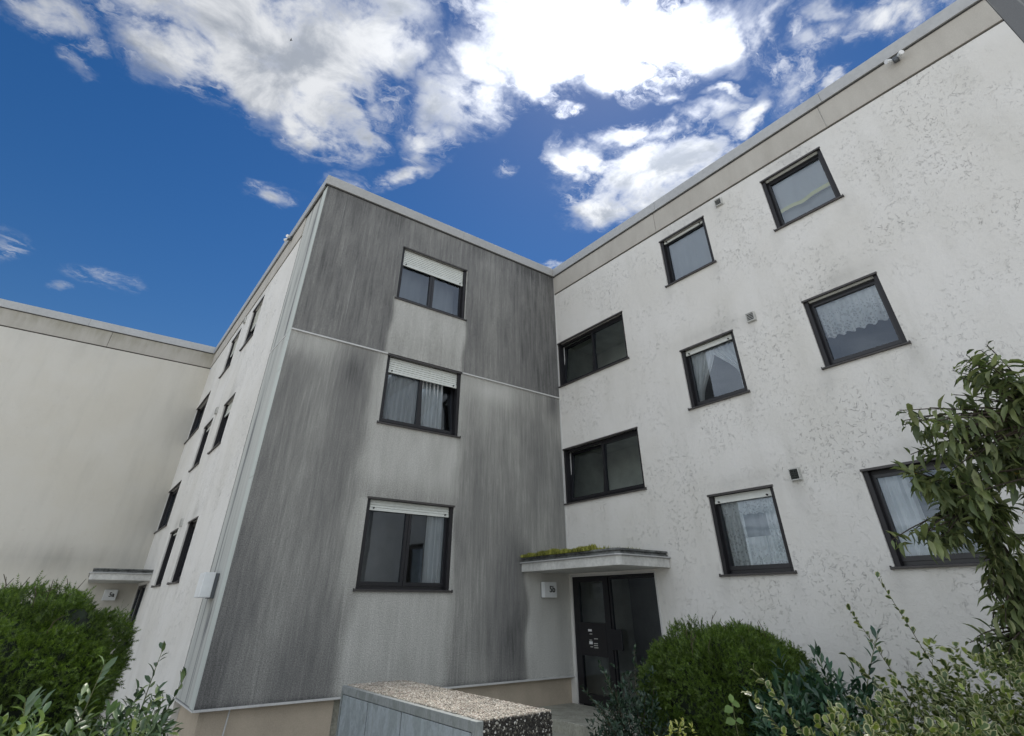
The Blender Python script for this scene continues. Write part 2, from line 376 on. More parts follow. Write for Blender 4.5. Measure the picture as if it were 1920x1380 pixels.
mat('twig', (.075, .06, .035), .85, build=speck(.2, 30, 5))
mat('green_twig', (.12, .13, .05), .7, build=speck(.2, 30, 5))
mat('core_shade', (.010, .018, .007), .95, build=speck(.4, 20, 5))

# ------------------------------------------------------------------ scene-graph helpers
def tag(o, label=None, cat=None, group=None, kind=None):
    if label: o['label'] = label
    if cat: o['category'] = cat
    if group: o['group'] = group
    if kind: o['kind'] = kind
    return o
def empty(name, loc, label, cat, group=None):
    o = bpy.data.objects.new(name, None); o.empty_display_size = .2
    o.location = loc; COL.objects.link(o); return tag(o, label, cat, group)
def root_of(o):
    while o.parent: o = o.parent
    return o

class Fr:
    """a wall's own axes: s along the wall (to the right seen from outside), d into the wall, z up"""
    def __init__(s, o, sv, nv): s.o, s.s, s.n = np.array(o, float), np.array(sv, float), np.array(nv, float)
    def p(f, s, d, z): return f.o + f.s*s - f.n*d + np.array((0, 0, z))
class MB:
    def __init__(s): s.v = []; s.f = []; s.attr = None
    def quad(s, a, b, c, d):
        i = len(s.v); s.v += [a, b, c, d]; s.f.append((i, i+1, i+2, i+3)); return s
    def hexa(s, P8):
        i = len(s.v); s.v += list(P8)
        for q in ((0, 3, 2, 1), (4, 5, 6, 7), (0, 1, 5, 4), (1, 2, 6, 5), (2, 3, 7, 6), (3, 0, 4, 7)):
            s.f.append(tuple(i+k for k in q))
        return s
    def fbox(s, f, s0, s1, d0, d1, z0, z1, fn=None):
        fn = fn or f.p
        return s.hexa([fn(s0, d0, z0), fn(s1, d0, z0), fn(s1, d1, z0), fn(s0, d1, z0), fn(s0, d0, z1), fn(s1, d0, z1), fn(s1, d1, z1), fn(s0, d1, z1)])
    def box(s, x0, x1, y0, y1, z0, z1):
        return s.hexa([(x0, y0, z0), (x1, y0, z0), (x1, y1, z0), (x0, y1, z0), (x0, y0, z1), (x1, y0, z1), (x1, y1, z1), (x0, y1, z1)])
    def prism(s, pts, z0, z1):
        n = len(pts); i = len(s.v)
        s.v += [(x, y, z0) for x, y in pts] + [(x, y, z1) for x, y in pts]
        s.f.append(tuple(i+k for k in reversed(range(n)))); s.f.append(tuple(i+n+k for k in range(n)))
        for k in range(n): s.f.append((i+k, i+(k+1) % n, i+n+(k+1) % n, i+n+k))
        return s
    def tube(s, pts, rad, n=6):
        pts = [np.array(p, float) for p in pts]
        if not hasattr(rad, '__len__'): rad = [rad]*len(pts)
        base = len(s.v); up = np.array((.3, .2, 1.))
        for k, p in enumerate(pts):
            t = pts[min(k+1, len(pts)-1)] - pts[max(k-1, 0)]; t /= np.linalg.norm(t)+1e-9
            a = np.cross(t, up); 
            if np.linalg.norm(a) < 1e-3: a = np.cross(t, (1, 0, 0))
            a /= np.linalg.norm(a); b = np.cross(t, a)
            for j in range(n):
                an = 2*math.pi*j/n; s.v.append(p+rad[k]*(a*math.cos(an)+b*math.sin(an)))
        for k in range(len(pts)-1):
            for j in range(n):
                s.f.append((base+k*n+j, base+k*n+(j+1) % n, base+(k+1)*n+(j+1) % n, base+(k+1)*n+j))
        s.f.append(tuple(base+j for j in range(n))[::-1]); s.f.append(tuple(base+(len(pts)-1)*n+j for j in range(n)))
        return s
    def build(s, name, material, parent=None, bevel=0, smooth=False, attrs=None, fix=True):
        off = np.array(root_of(parent).location) if parent else np.zeros(3)
        me = bpy.data.meshes.new(name)
        V = np.array(s.v, float)
        if parent is None:
            lo, hi = V.min(0), V.max(0); off = np.array(((lo[0]+hi[0])/2, (lo[1]+hi[1])/2, lo[2]))
        me.from_pydata((V-off).tolist(), [], s.f); me.update()
        if fix:
            import bmesh
            bm = bmesh.new(); bm.from_mesh(me); bmesh.ops.recalc_face_normals(bm, faces=bm.faces); bm.to_mesh(me); bm.free()
        me.materials.append(MATS[material])
        if attrs:
            for k, val in attrs.items():
                a = me.attributes.new(k, 'FLOAT', 'POINT'); a.data.foreach_set('value', np.asarray(val, np.float32))
        if smooth:
            for p in me.polygons: p.use_smooth = True
        o = bpy.data.objects.new(name, me); COL.objects.link(o)
        if parent: o.parent = parent
        else: o.location = off
        if bevel:
            b = o.modifiers.new('bevel', 'BEVEL'); b.width = bevel; b.segments = 2; b.limit_method = 'ANGLE'
        return o

# ------------------------------------------------------------------ dimensions (metres; z=0 at the door threshold)
W, DD, H = 6.7155, 11.8897, 2.75
ZTOP, ZCAP, ZFAS, ZJ, ZB, ZG = 9.83, 9.58, 9.01, 5.985, .452, -.30
FR = Fr((0, 0, 0), (0, -1, 0), (-1, 0, 0))
FL = Fr((-W, DD, 0), (0, -1, 0), (-1, 0, 0))
FG = Fr((-W, 0, 0), (1, 0, 0), (0, -1, 0))
FF = Fr((-W-10, DD, 0), (1, 0, 0), (0, -1, 0))
def sm(x, a, b): 
    t = np.clip((x-a)/(b-a), 0, 1); return t*t*(3-2*t)
def grid_wall(f, s0, s1, z0, z1, holes, step, stain_tone=None, d=0., reveal=.15):
    def lines(a, b, cuts):
        c = sorted({round(x, 4) for x in [a, b]+[x for x in cuts if a < x < b]}); out = []
        for p, q in zip(c[:-1], c[1:]):
            n = max(1, int(math.ceil((q-p)/step))); out += [p+(q-p)*k/n for k in range(n)]
        return out+[c[-1]]
    S = lines(s0, s1, [h[0] for h in holes]+[h[1] for h in holes]); Z = lines(z0, z1, [h[2] for h in holes]+[h[3] for h in holes])
    mb = MB(); ns = len(S); at = []
    for z in Z:
        for s in S:
            mb.v.append(f.p(s, d, z)); at.append(stain_tone(s, z) if stain_tone else 0.)
    for j in range(len(Z)-1):
        zc = (Z[j]+Z[j+1])/2
        for i in range(ns-1):
            sc = (S[i]+S[i+1])/2
            if any(h[0] < sc < h[1] and h[2] < zc < h[3] for h in holes): continue
            mb.f.append((j*ns+i, j*ns+i+1, (j+1)*ns+i+1, (j+1)*ns+i))
    for (a, b, c, e) in holes:
        if reveal:
            q = f.p
            n0 = len(mb.v)
            mb.quad(q(a, d, c), q(a, reveal, c), q(a, reveal, e), q(a, d, e)); mb.quad(q(b, d, c), q(b, d, e), q(b, reveal, e), q(b, reveal, c))
            mb.quad(q(a, d, e), q(a, reveal, e), q(b, reveal, e), q(b, d, e)); mb.quad(q(a, d, c), q(b, d, c), q(b, reveal, c), q(a, reveal, c))
            at += [0.]*(len(mb.v)-n0)
    return mb, np.array(at)

# ------------------------------------------------------------------ curtains
def curtain(f, parent, s0, s1, z0, z1, d, material, shape='straight', amp=.018, freq=26, label=None, name='curtain'):
    nz, ns = 24, 60; mb = MB(); lace = []
    ph = random.random()*6
    for j in range(nz+1):
        v = j/nz
        for i in range(ns+1):
            u = i/ns
            a, b = s0, s1
            if shape == 'tie_left':            # full at the top, gathered to the left edge below
                b = s1 - (s1-s0)*.78*sm(1-v, 0, .95)
            elif shape == 'tie_right':
                a = s0 + (s1-s0)*.80*sm(1-v, 0, .75)
            s = a+(b-a)*u
            zb = z0
            if shape == 'scallop': zb = z0+.022*abs(math.sin(u*math.pi*7))
            if shape == 'arch': zb = z0+(z1-z0)*.55*math.exp(-((u-.55)/.22)**2)
            z = z1+(zb-z1)*(1-v)
            dd = d-.03+1.7*amp*math.sin(u*freq+ph+1.1*math.sin(3*u+2*v))*(.6+.4*(1-v))+amp*.35*math.sin(u*freq*2.3+ph*2)
            mb.v.append(f.p(s, dd, z)); lace.append(float(1. if shape in ('arch',) else sm(.9-v, 0., .5)))
    for j in range(nz):
        for i in range(ns):
            k = j*(ns+1)+i; mb.f.append((k, k+1, k+ns+2, k+ns+1))
    o = mb.build(name, material, parent, smooth=True, attrs={'lace': lace}, fix=False)
    if label: o['label'] = label
    return o

def shutter(f, parent, s0, s1, ztop, h, d=.075, slat=.052):
    mb = MB(); n = max(1, int(round(h/slat))); z = ztop-h
    if h > .14:
        for k in range(n):
            a = z+.03+(h-.03)*k/n; b = z+.03+(h-.03)*(k+1)/n
            mb.hexa([f.p(s0, d-.002, a+.008), f.p(s1, d-.002, a+.008), f.p(s1, d+.02, a), f.p(s0, d+.02, a), f.p(s0, d+.012, b), f.p(s1, d+.012, b), f.p(s1, d+.02, b), f.p(s0, d+.02, b)])
            mb.quad(f.p(s0, d+.016, a), f.p(s1, d+.016, a), f.p(s1, d-.002, a+.008), f.p(s0, d-.002, a+.008))
        mb.fbox(f, s0, s1, d-.004, d+.022, z-.015, z+.029)
    else: 
        mb.fbox(f, s0, s1, d-.004, d+.022, z, z+.04); mb.fbox(f, s0, s1, d+.006, d+.018, z+.042, ztop)
    o = mb.build('roller_shutter', 'shutter_pvc', parent)
    return o

def window(f, parent, s0, s1, z0, z1, sh=0., panes=1, glass='window_glass', split=.5, tilt=None, label=None, surround=.07, stops=True):
    """frame (thing part) > guide frame, sash, pane, sill, shutter, room, ..."""
    fr = MB(); t = .055
    for a in ((s0, s0+t, z0, z1), (s1-t, s1, z0, z1), (s0+t, s1-t, z0, z0+t), (s0+t, s1-t, z1-t, z1)):
        fr.fbox(f, a[0], a[1], .125, .185, a[2], a[3])
    root = fr.build('window', 'black_frame', parent)
    if label: root['label'] = label
    for a, b in ((s0+.002, s0+surround), (s1-surround, s1-.002)):   # guide rails, nearly flush with the wall
        g = MB(); g.fbox(f, a, b, .03, .122, z0+.002, z1-.002); g.build('shutter_rail', 'brown_frame', root)
    hd = MB(); hd.fbox(f, s0-.01, s1+.01, -.012, .028, z1-.028, z1+.004); hd.build('lintel_trim', 'brown_metal', root)
    ti = MB(); ti.fbox(f, s0+surround+.002, s1-surround-.002, .10, .122, z1-.075, z1-.03); ti.build('head_rail', 'brown_frame', root)
    si = MB(); e = .035
    P = f.p
    si.hexa([P(s0-e, -.045, z0-.030), P(s1+e, -.045, z0-.030), P(s1+e, .12, z0-.018), P(s0-e, .12, z0-.018), P(s0-e, -.045, z0-.004), P(s1+e, -.045, z0-.004), P(s1+e, .12, z0+.012), P(s0-e, .12, z0+.012)])
    for s in (s0-e-.004, s1+e-.004): si.fbox(f, s, s+.008, -.05, .0, z0-.036, z0+.012)
    si.build('sill', 'brown_metal', root, bevel=.003)
    # sashes
    a0, a1, b0, b1 = s0+t+.002, s1-t-.002, z0+t+.002, z1-t-.002
    cuts = [a0, a1] if panes == 1 else [a0, a0+(a1-a0)*split, a1]
    q = .058
    for k in range(panes):
        c0, c1 = cuts[k]+(.003 if k else 0), cuts[k+1]-(.003 if k < panes-1 else 0)
        fn = None
        if tilt is not None and k == tilt:
            fn = lambda s, d, z: f.p(s, d+(z-b0)*math.tan(R_(6.5)), z)
        sa = MB()
        for a in ((c0, c0+q, b0, b1), (c1-q, c1, b0, b1), (c0+q, c1-q, b0, b0+q), (c0+q, c1-q, b1-q, b1)):
            sa.fbox(f, a[0], a[1], .108, .172, a[2], a[3], fn)
        so = sa.build('sash', 'black_frame', root)
        pn = MB(); F2 = fn or f.p
        pn.quad(F2(c0+q, .14, b0+q), F2(c1-q, .14, b0+q), F2(c1-q, .14, b1-q), F2(c0+q, .14, b1-q)); pn.build('pane', glass, root, fix=False)
        if fn:
            ed = MB(); ed.fbox(f, c0+.004, c0+.018, .174, .19, b0+.02, b1-.02); ed.build('weather_strip', 'pale_trim', root)
    if sh > 0: shutter(f, root, s0+surround+.004, s1-surround-.004, z1-.03, sh)
    if sh > 0 and stops:
        for s in (s0+.16, s1-.16):
            st = MB(); st.tube([f.p(s, .04, z1-.03-sh+.022), f.p(s, .073, z1-.03-sh+.022)], .013, 8); st.build('shutter_stop', 'rubber', root)
    # the dark room behind
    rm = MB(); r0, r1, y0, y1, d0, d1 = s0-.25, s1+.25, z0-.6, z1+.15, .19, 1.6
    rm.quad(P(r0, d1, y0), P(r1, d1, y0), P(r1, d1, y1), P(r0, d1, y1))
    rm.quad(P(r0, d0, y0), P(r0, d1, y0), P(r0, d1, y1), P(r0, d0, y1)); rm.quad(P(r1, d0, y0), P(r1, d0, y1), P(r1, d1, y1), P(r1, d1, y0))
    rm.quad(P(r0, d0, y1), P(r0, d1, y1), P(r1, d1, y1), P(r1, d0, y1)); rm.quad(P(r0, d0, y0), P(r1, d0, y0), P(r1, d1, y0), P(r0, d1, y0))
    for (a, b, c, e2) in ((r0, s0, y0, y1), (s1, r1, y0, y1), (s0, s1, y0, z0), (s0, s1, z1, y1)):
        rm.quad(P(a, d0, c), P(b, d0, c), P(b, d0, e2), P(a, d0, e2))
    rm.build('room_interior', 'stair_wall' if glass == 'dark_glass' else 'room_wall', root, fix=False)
    return root

# ------------------------------------------------------------------ ground
mb = MB(); mb.quad((-400, -400, ZG-.06), (400, -400, ZG-.06), (400, 400, ZG-.06), (-400, 400, ZG-.06))
mb.build('ground', 'ground', fix=False).location.z = ZG-.06; tag(bpy.data.objects['ground'], 'grey gravelly ground around the flats', kind='structure')
mb = MB(); mb.quad((-8.0, -30, ZG-.05), (-2.95, -30, ZG-.05), (-2.95, -2.85, ZG-.05), (-8.0, -2.85, ZG-.05))
tag(mb.build('path', 'paving', fix=False), 'grey paved path in front of the bin cabinet', kind='structure')
for (a, b, c, d, lb) in ((-2.9, -.01, -11.6, -2.95, 'dark soil planting bed along the right-hand wing'), (-11.5, -8.1, -7.6, 8.5, 'dark soil planting bed under the left-hand yew')):
    mb = MB(); mb.box(a, b, c, d, ZG-.2, ZG+.02); tag(mb.build('planting_bed', 'soil'), lb, kind='structure')

# ------------------------------------------------------------------ buildings
def body(parent, pts, roof=True):
    mb = MB(); mb.prism(pts, ZG-.3, ZTOP-.06); mb.build('roof', 'roofing', parent)

WIN_A, WIN_B, WIN_L = (3.756, 4.981), (6.341, 7.538), (.012, 2.38)
ZA = (2.014, 3.215); ZL = (3.528, 4.728)
HOLES = []
for k in range(3):
    HOLES += [(*WIN_A, ZA[0]+H*k, ZA[1]+H*k), (*WIN_B, ZA[0]+H*k, ZA[1]+H*k)]
for k in range(2): HOLES.append((*WIN_L, ZL[0]+H*k, ZL[1]+H*k))
DOOR = (.075, 2.33, .04, 2.095)
STRIP0 = DD-1.44

def blot(s, z, s0, z0, rs, rz, a): return a*np.exp(-((s-s0)/rs)**2-((z-z0)/rz)**2)
def r_stain(s, z):
    v = 0.
    for (a, b) in (WIN_A, WIN_B):
        for k in range(3):
            zt = ZA[1]+H*k
            v += blot(s, z, (a+b)/2+.1, zt+.12, .55, .16, .30)
            v += blot(s, z, a-.02, ZA[0]+H*k-.15, .05, .22, .25)+blot(s, z, b+.02, ZA[0]+H*k-.15, .05, .22, .25)
    for k in range(3): v += blot(s, z, 5.405, 3.1+H*k, .07, .35, .22)
    return float(min(v, .8))
def f_dark(s, z):  # darker at the inner corner, above the canopy and below the fascia
    v = blot(s, z, 10, 5.6, .9, 2.6, .22)+blot(s, z, 10, 3.0, .7, 1.2, .2)+blot(s, z, 8.0, 2.7, 1.6, .35, .40)+blot(s, z, 5., 9, 6, .5, .10)
    return float(min(v, .8))

def side_wall(f, parent, ends, detail=True):
    """the stair-side elevation: stucco wall with window columns, fascia, end strip"""
    mb, at = grid_wall(f, 0, STRIP0, .0 if False else ZB-.02, 8.985, HOLES+[(DOOR[0], DOOR[1], -.6, DOOR[3])], .22, r_stain)
    # reveals for the door hole are omitted below; wall skirt beside the door
    mb.fbox(f, -.12, DOOR[0]-.001, 0, .12, ZG, ZB-.021); mb.fbox(f, DOOR[1]+.001, STRIP0, 0.002, .12, ZG-.1, ZB-.021)
    at = np.concatenate([at, np.zeros(len(mb.v)-len(at))])
    wl = mb.build('wall', 'white_stucco', parent, attrs={'stain_tone': at}, fix=False)
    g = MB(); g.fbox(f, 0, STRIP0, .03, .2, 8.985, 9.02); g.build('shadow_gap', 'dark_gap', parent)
    j = [0, 3.74, 7.79, STRIP0+.0]
    for a, b in zip(j[:-1], j[1:]):
        m2 = MB(); n = 12
        m2.fbox(f, a+.006, b-.006, -.018, .2, 9.02, ZCAP+.04); o = m2.build('fascia_panel', 'beige_fascia', parent, bevel=.004, attrs={'stain_tone': [0.]*8})
    e = MB(); e.fbox(f, 0, STRIP0, .0, .19, 9.03, ZCAP+.03); e.build('fascia_backing', 'pale_trim', parent)
    return wl

# --- right-hand block
right = empty('apartment_building', (0, -5.9, ZG), 'white stuccoed wing of the flats with small square windows, on the right of the photo', 'building', 'stepped blocks of flats')
side_wall(FR, right, None)
sb = MB(); sb.prism([(.2, 0.0), (.2, -DD+.2), (9, -DD+.2), (9, 0.0)], 9.05, 9.70); sb.prism([(1.75, 0.0), (1.75, -DD+.2), (9, -DD+.2), (9, 0.0)], ZG-.3, 9.049)
sb.build('roof', 'roofing', right)
bx = MB(); bx.quad((.0, -DD, ZG-.3), (9, -DD, ZG-.3), (9, -DD, 9.6), (0, -DD, 9.6)); bx.build('end_wall', 'pale_concrete', right, fix=False, attrs={'stain_tone': [.5]*4})
# --- middle block
mid = empty('apartment_building', (-W/2, DD/2, ZG), 'central block of the flats with a dark streaked concrete front and three shuttered windows', 'building', 'stepped blocks of flats')
side_wall(FL, mid, None)
sb = MB(); sb.prism([(-W+.2, .2), (9, .2), (9, 22), (-W+.2, 22)], 9.05, 9.70); sb.prism([(-W+1.75, 1.75), (9, 1.75), (9, 22), (-W+1.75, 22)], ZG-.3, 9.049); sb.build('roof', 'roofing', mid)

def end_strip(f, parent, st):
    """precast concrete return at the free end of the elevation"""
    mb, at = grid_wall(f, STRIP0+.008, DD-.265, ZB+.0, ZJ-.012, [], .15, st, d=.004, reveal=0); mb.build('end_panel', 'pale_concrete', parent, attrs={'stain_tone': at}, fix=False)
    mb, at = grid_wall(f, STRIP0+.008, DD-.265, ZJ+.012, ZCAP+.03, [], .15, st, d=.004, reveal=0); mb.build('end_panel', 'pale_concrete', parent, attrs={'stain_tone': at}, fix=False)
    g = MB(); g.fbox(f, STRIP0-.004, DD-.2, .03, .2, ZB, ZCAP); g.build('joint_gap', 'dark_gap', parent)
    g = MB(); g.fbox(f, STRIP0+.01, DD-.27, -.004, .02, ZJ-.014, ZJ+.014); g.build('joint_strip', 'pale_trim', parent)
def l_strip(s, z): return float(blot(s, z, DD-.55, 1.45, .12, .25, .5)+blot(s, z, DD-.8, 6.2, .5, .5, .05))
end_strip(FL, mid, l_strip)
end_strip(FR, right, lambda s, z: .75)
for f, par in ((FL, mid), (FR, right)):
    zs = [ZB-.01, 3.35, 5.2, ZJ, 7.9, ZCAP+.04]
    for a, b in zip(zs[:-1], zs[1:]):
        e = MB(); e.fbox(f, DD-.262, DD-.001, -.012, .1, a+.003, b-.003); e.build('edge_trim', 'edge_trim', par, bevel=.003)

# grey precast front
GW = (1.986, 3.791); GZ = (1.823, 3.235)
def g_stain(s, z):
    s = s+.035*math.sin(z*2.3+1)+.02*math.sin(z*7.1); v = .50
    inwin = sm(s, 1.86, 2.0)*(1-sm(s, 3.72, 3.86))
    if z > ZJ:
        v = .70+.10*sm(s, 4.4, 6.2)-.12*sm(s, 3.9, 4.5)*(1-sm(s, 4.6, 5.6))
        v += .10*sm(z, 9.0, 9.5)
        v = v*(1-inwin)+inwin*(.14 if z < 7.33 else .66)
        if z < 7.33: v += inwin*.10*sm(z, 6.9, 6.2)
        v += float(blot(s, z, 1.8, 7.1, .12, .5, .12))
    else:
        # left of the windows
        left = .60-.10*sm(s, 0, .6)
        left += blot(s, z, 1.42, 5.50, .30, .42, .30)+blot(s, z, 1.35, 4.2, .28, 1.6, .16)+blot(s, z, .15, 1.0, .35, 1.8, .18)+blot(s, z, 1.45, 1.0, .4, .9, .20)
        left -= blot(s, z, .4, 5.85, .9, .35, .30)+blot(s, z, 1.85, 4.5, .14, 1.4, .30)+blot(s, z, 1.78, 2.2, .18, .9, .22)
        col = .12+.22*sm(z, 3.75, 3.24)*(z > 3.2)+blot(s, z, 2.9, .6, .9, .35, .12)
        right = .40+blot(s, z, 4.35, 3.6, .3, 1.6, .16)+blot(s, z, 5.1, 2.2, .55, 1.5, .24)+blot(s, z, 5.2, 1.0, .5, .7, .30)+blot(s, z, 5.9, 4.6, .35, 1.2, .22)+blot(s, z, 6.5, 5.75, .16, .35, .4)+blot(s, z, 6.6, 3.6, .25, 1.6, .18)
        right -= blot(s, z, 4.7, 5.75, .8, .3, .30)+blot(s, z, 4.4, 5.2, .4, .6, .14)
        right += blot(s, z, 5.42, 2.42, .25, .3, .20)
        clean = sm(s, 5.47+.03*math.sin(z*5), 5.62+.03*math.sin(z*5))*(1-sm(z, 2.2, 2.35))
        right = right*(1-clean)+.03*clean
        iw = sm(s, 1.72, 2.06)*(1-sm(s, 3.66, 3.92)); v = left*(1-sm(s, 1.72, 2.06))+col*iw+right*sm(s, 3.66, 3.92)
        v += blot(s, z, 3.95, 2.5, .12, 1.1, .12)
        v += .25*(1-sm(z, ZB, ZB+.07))*(1-clean*.8)
    return float(np.clip(v, 0, 1))
gh = [(GW[0], GW[1], GZ[0]+H*k, GZ[1]+H*k) for k in range(3)]
mb, at = grid_wall(FG, 0.0, W-.003, ZB, ZJ-.018, gh[:2], .05, g_stain); mb.build('front_panel', 'grey_concrete', mid, attrs={'stain_tone': at}, fix=False)
mb, at = grid_wall(FG, 0.0, W-.003, ZJ+.018, ZCAP+.03, gh[2:], .05, g_stain, d=-.014)
n0 = len(mb.v); mb.quad(FG.p(0, -.014, ZJ+.018), FG.p(W-.003, -.014, ZJ+.018), FG.p(W-.003, .15, ZJ+.018), FG.p(0, .15, ZJ+.018)); at = np.append(at, [.6]*(len(mb.v)-n0))
mb.build('front_panel', 'grey_concrete', mid, attrs={'stain_tone': at}, fix=False)
for a, b in ((0.0, GW[0]-.01), (GW[1]+.01, W-.01)):
    j = MB(); j.fbox(FG, a, b, -.028, .1, ZJ-.016, ZJ+.014); j.build('joint_strip', 'pale_trim', mid, bevel=.002)
dk = MB(); dk.fbox(FG, 0.02, GW[0]-.005, .12, .2, ZB, ZCAP); dk.fbox(FG, GW[1]+.005, W, .12, .2, ZB, ZCAP)
for k in range(4):
    zb = [ZB, gh[0][3], gh[1][3], gh[2][3]][k]; zt = [gh[0][2], gh[1][2], gh[2][2], ZCAP][k]
    dk.fbox(FG, GW[0]-.005, GW[1]+.005, .152, .2, zb+.002, zt-.002)
dk.build('wall_core', 'dark_gap', mid)
dr = MB(); dr.fbox(FG, -.0, W-.0, -.022, .12, ZB-.028, ZB-.001); dr.build('drip_strip', 'pale_trim', mid, bevel=.003)
dr = MB(); dr.fbox(FL, STRIP0-.6, DD-.002, -.014, .12, ZB-.028, ZB-.011); dr.build('drip_strip', 'pale_trim', mid)
# plinth under the precast front, set back
pl = MB(); pl.fbox(FG, .16, 1.935, .085, .4, ZG-.2, ZB-.03); pl.build('plinth', 'plinth', mid)
pl = MB(); pl.fbox(FG, 2.06, W, .085, .4, ZG-.2, ZB-.03); pl.build('plinth', 'plinth', mid)
pl = MB(); pl.fbox(FG, 1.936, 2.059, .16, .4, ZG-.2, ZB-.03); pl.build('plinth_slot', 'concrete', mid)
pl = MB(); pl.fbox(FL, STRIP0-.4, DD-.09, .10, .3, ZG-.2, ZB-.03); pl.build('plinth', 'plinth', mid)
pl = MB(); pl.tube([FG.p(.47, .075, ZB-.03), FG.p(.42, .07, ZG)], .012, 6); pl.build('earth_cable', 'pale_trim', mid)

# roof edge caps
def cap(parent, f, s0, s1, matn, joints=()):
    cuts = [s0]+list(joints)+[s1]
    for a, b in zip(cuts[:-1], cuts[1:]):
        c = MB(); P = f.p
        c.hexa([P(a+.002, -.065, ZCAP), P(b-.002, -.065, ZCAP), P(b-.002, .35, ZCAP+.03), P(a+.002, .35, ZCAP+.03), P(a+.002, -.065, ZTOP), P(b-.002, -.065, ZTOP), P(b-.002, .35, ZTOP-.03), P(a+.002, .35, ZTOP-.03)])
        c.build('roof_cap', matn, parent, bevel=.004)
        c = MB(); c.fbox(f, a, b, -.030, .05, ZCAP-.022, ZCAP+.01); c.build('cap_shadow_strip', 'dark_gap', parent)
cap(mid, FG, -.065, W-.067, 'cap_metal', (3.59,))
cap(mid, FL, .067, DD-.001, 'pale_cap', (4., 8.))
cap(right, FR, .001, DD+.3, 'pale_cap', (3.85, 7.9))

# left-hand block: blank stucco gable with stained fascia
left = empty('apartment_building', (-12, DD+5, ZG), 'cream stuccoed blank wall of the neighbouring block behind the left yew', 'building', 'stepped blocks of flats')
mb, at = grid_wall(FF, 0, 10, ZG-.2, 8.985, [], .22, f_dark, reveal=0); mb.build('wall', 'cream_stucco', left, attrs={'stain_tone': at}, fix=False)
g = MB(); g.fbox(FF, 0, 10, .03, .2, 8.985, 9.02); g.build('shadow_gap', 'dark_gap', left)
for a, b in ((0, 2.7), (2.7, 6.73), (6.73, 10)):
    m2, at = grid_wall(FF, a+.006, b-.006, 9.02, ZCAP+.04, [], .2, lambda s, z: .25+.5*float(sm(z, 9.1, 9.55)), d=-.018, reveal=0)
    m2.quad(FF.p(a+.006, -.018, 9.02), FF.p(b-.006, -.018, 9.02), FF.p(b-.006, .1, 9.02), FF.p(a+.006, .1, 9.02)); at = np.append(at, [.3]*4)
    m2.build('fascia_panel', 'beige_fascia', left, attrs={'stain_tone': at}, fix=False)
cap(left, FF, 0, 10-.066, 'pale_cap', (2., 6.))
sb = MB(); sb.prism([(-W-10, DD+.2), (-W, DD+.2), (-W, DD+12), (-W-10, DD+12)], ZG-.3, 9.70); sb.build('roof', 'roofing', left)
sb = MB(); sb.quad((-W-10, DD, ZG-.3), (-W-10, DD+12, ZG-.3), (-W-10, DD+12, 9.6), (-W-10, DD, 9.6)); sb.build('end_wall', 'cream_stucco', left, fix=False, attrs={'stain_tone': [0.]*4})

# ------------------------------------------------------------------ windows of the right block
cur = []
for k in range(3):
    a, b = ZA[0]+H*k, ZA[1]+H*k
    o = window(FR, right, *WIN_A, a, b, sh=(.115, .10, .06)[k], label=('square window with lace curtains', 'square window with tied white curtains', 'square window with plain grey net curtain')[k])
    s0, s1 = WIN_A[0]+.13, WIN_A[1]-.13
    if k == 0:
        curtain(FR, o, s0-.05, s1+.05, b-.36, b-.02, .235, 'lace_curtain', 'scallop', .02, 60, name='valance')
        curtain(FR, o, s0-.05, s0+.34, a+.02, b-.05, .26, 'lace_curtain', 'straight', .02, 30)
        curtain(FR, o, s1-.22, s1+.05, a+.02, b-.05, .26, 'lace_curtain', 'straight', .02, 22)
        curtain(FR, o, s0+.25, s1-.15, a+.02, a+.52, .28, 'lace_curtain', 'scallop', .012, 30)
        curtain(FR, o, s0-.02, s1+.02, a+.05, b-.1, .33, 'grey_sheer', 'straight', .03, 40)
    elif k == 1:
        curtain(FR, o, s0-.08, s0+.52, a+.04, b-.03, .24, 'white_curtain', 'tie_left', .018, 34)
        curtain(FR, o, s0+.38, s1+.08, a+.16, b-.03, .26, 'white_curtain', 'tie_right', .018, 34)
    else:
        curtain(FR, o, s0-.08, s1+.08, a, b-.03, .24, 'grey_sheer', 'straight', .016, 20)
        curtain(FR, o, s0-.08, s1+.08, a, b-.03, .33, 'grey_sheer', 'straight', .02, 9)
    o = window(FR, right, *WIN_B, a, b, sh=(0, .012, .012)[k], stops=False, label=('square window half hidden by the viburnum', 'square window with a scalloped lace valance', 'square window with a yellow-edged net curtain')[k])
    s0, s1 = WIN_B[0]+.13, WIN_B[1]-.13
    if k == 0:
        curtain(FR, o, s0-.08, s0+.36, a+.02, b-.03, .24, 'white_curtain', 'straight', .024, 24)
    elif k == 1:
        curtain(FR, o, s0-.08, s1+.08, a+.50, b+.02, .24, 'lace_curtain', 'scallop', .022, 44, name='valance')
    else:
        curtain(FR, o, s0-.08, s1+.08, a+.44, b, .24, 'sheer_curtain', 'straight', .012, 12, name='valance')
        yb = MB(); n = 30
        for i in range(n+1):
            u = i/n; z = a+.45+.05*u-.04*math.exp(-((u-.45)/.12)**2)
            yb.v += [FR.p(s0-.08+(s1-s0+.16)*u, .17, z-.05), FR.p(s0-.08+(s1-s0+.16)*u, .17, z+.03)]
        for i in range(n): yb.f.append((2*i, 2*i+2, 2*i+3, 2*i+1))
        yb.build('valance_border', 'yellow_band', o, fix=False)
        curtain(FR, o, s0-.08, s1+.08, a, a+.46, .30, 'grey_sheer', 'straight', .012, 12)
for k in range(2):
    window(FR, right, *WIN_L, ZL[0]+H*k, ZL[1]+H*k, 0, 2, 'dark_glass', .50, tilt=0, surround=.06, label='wide dark stair window with its left sash tilted open')

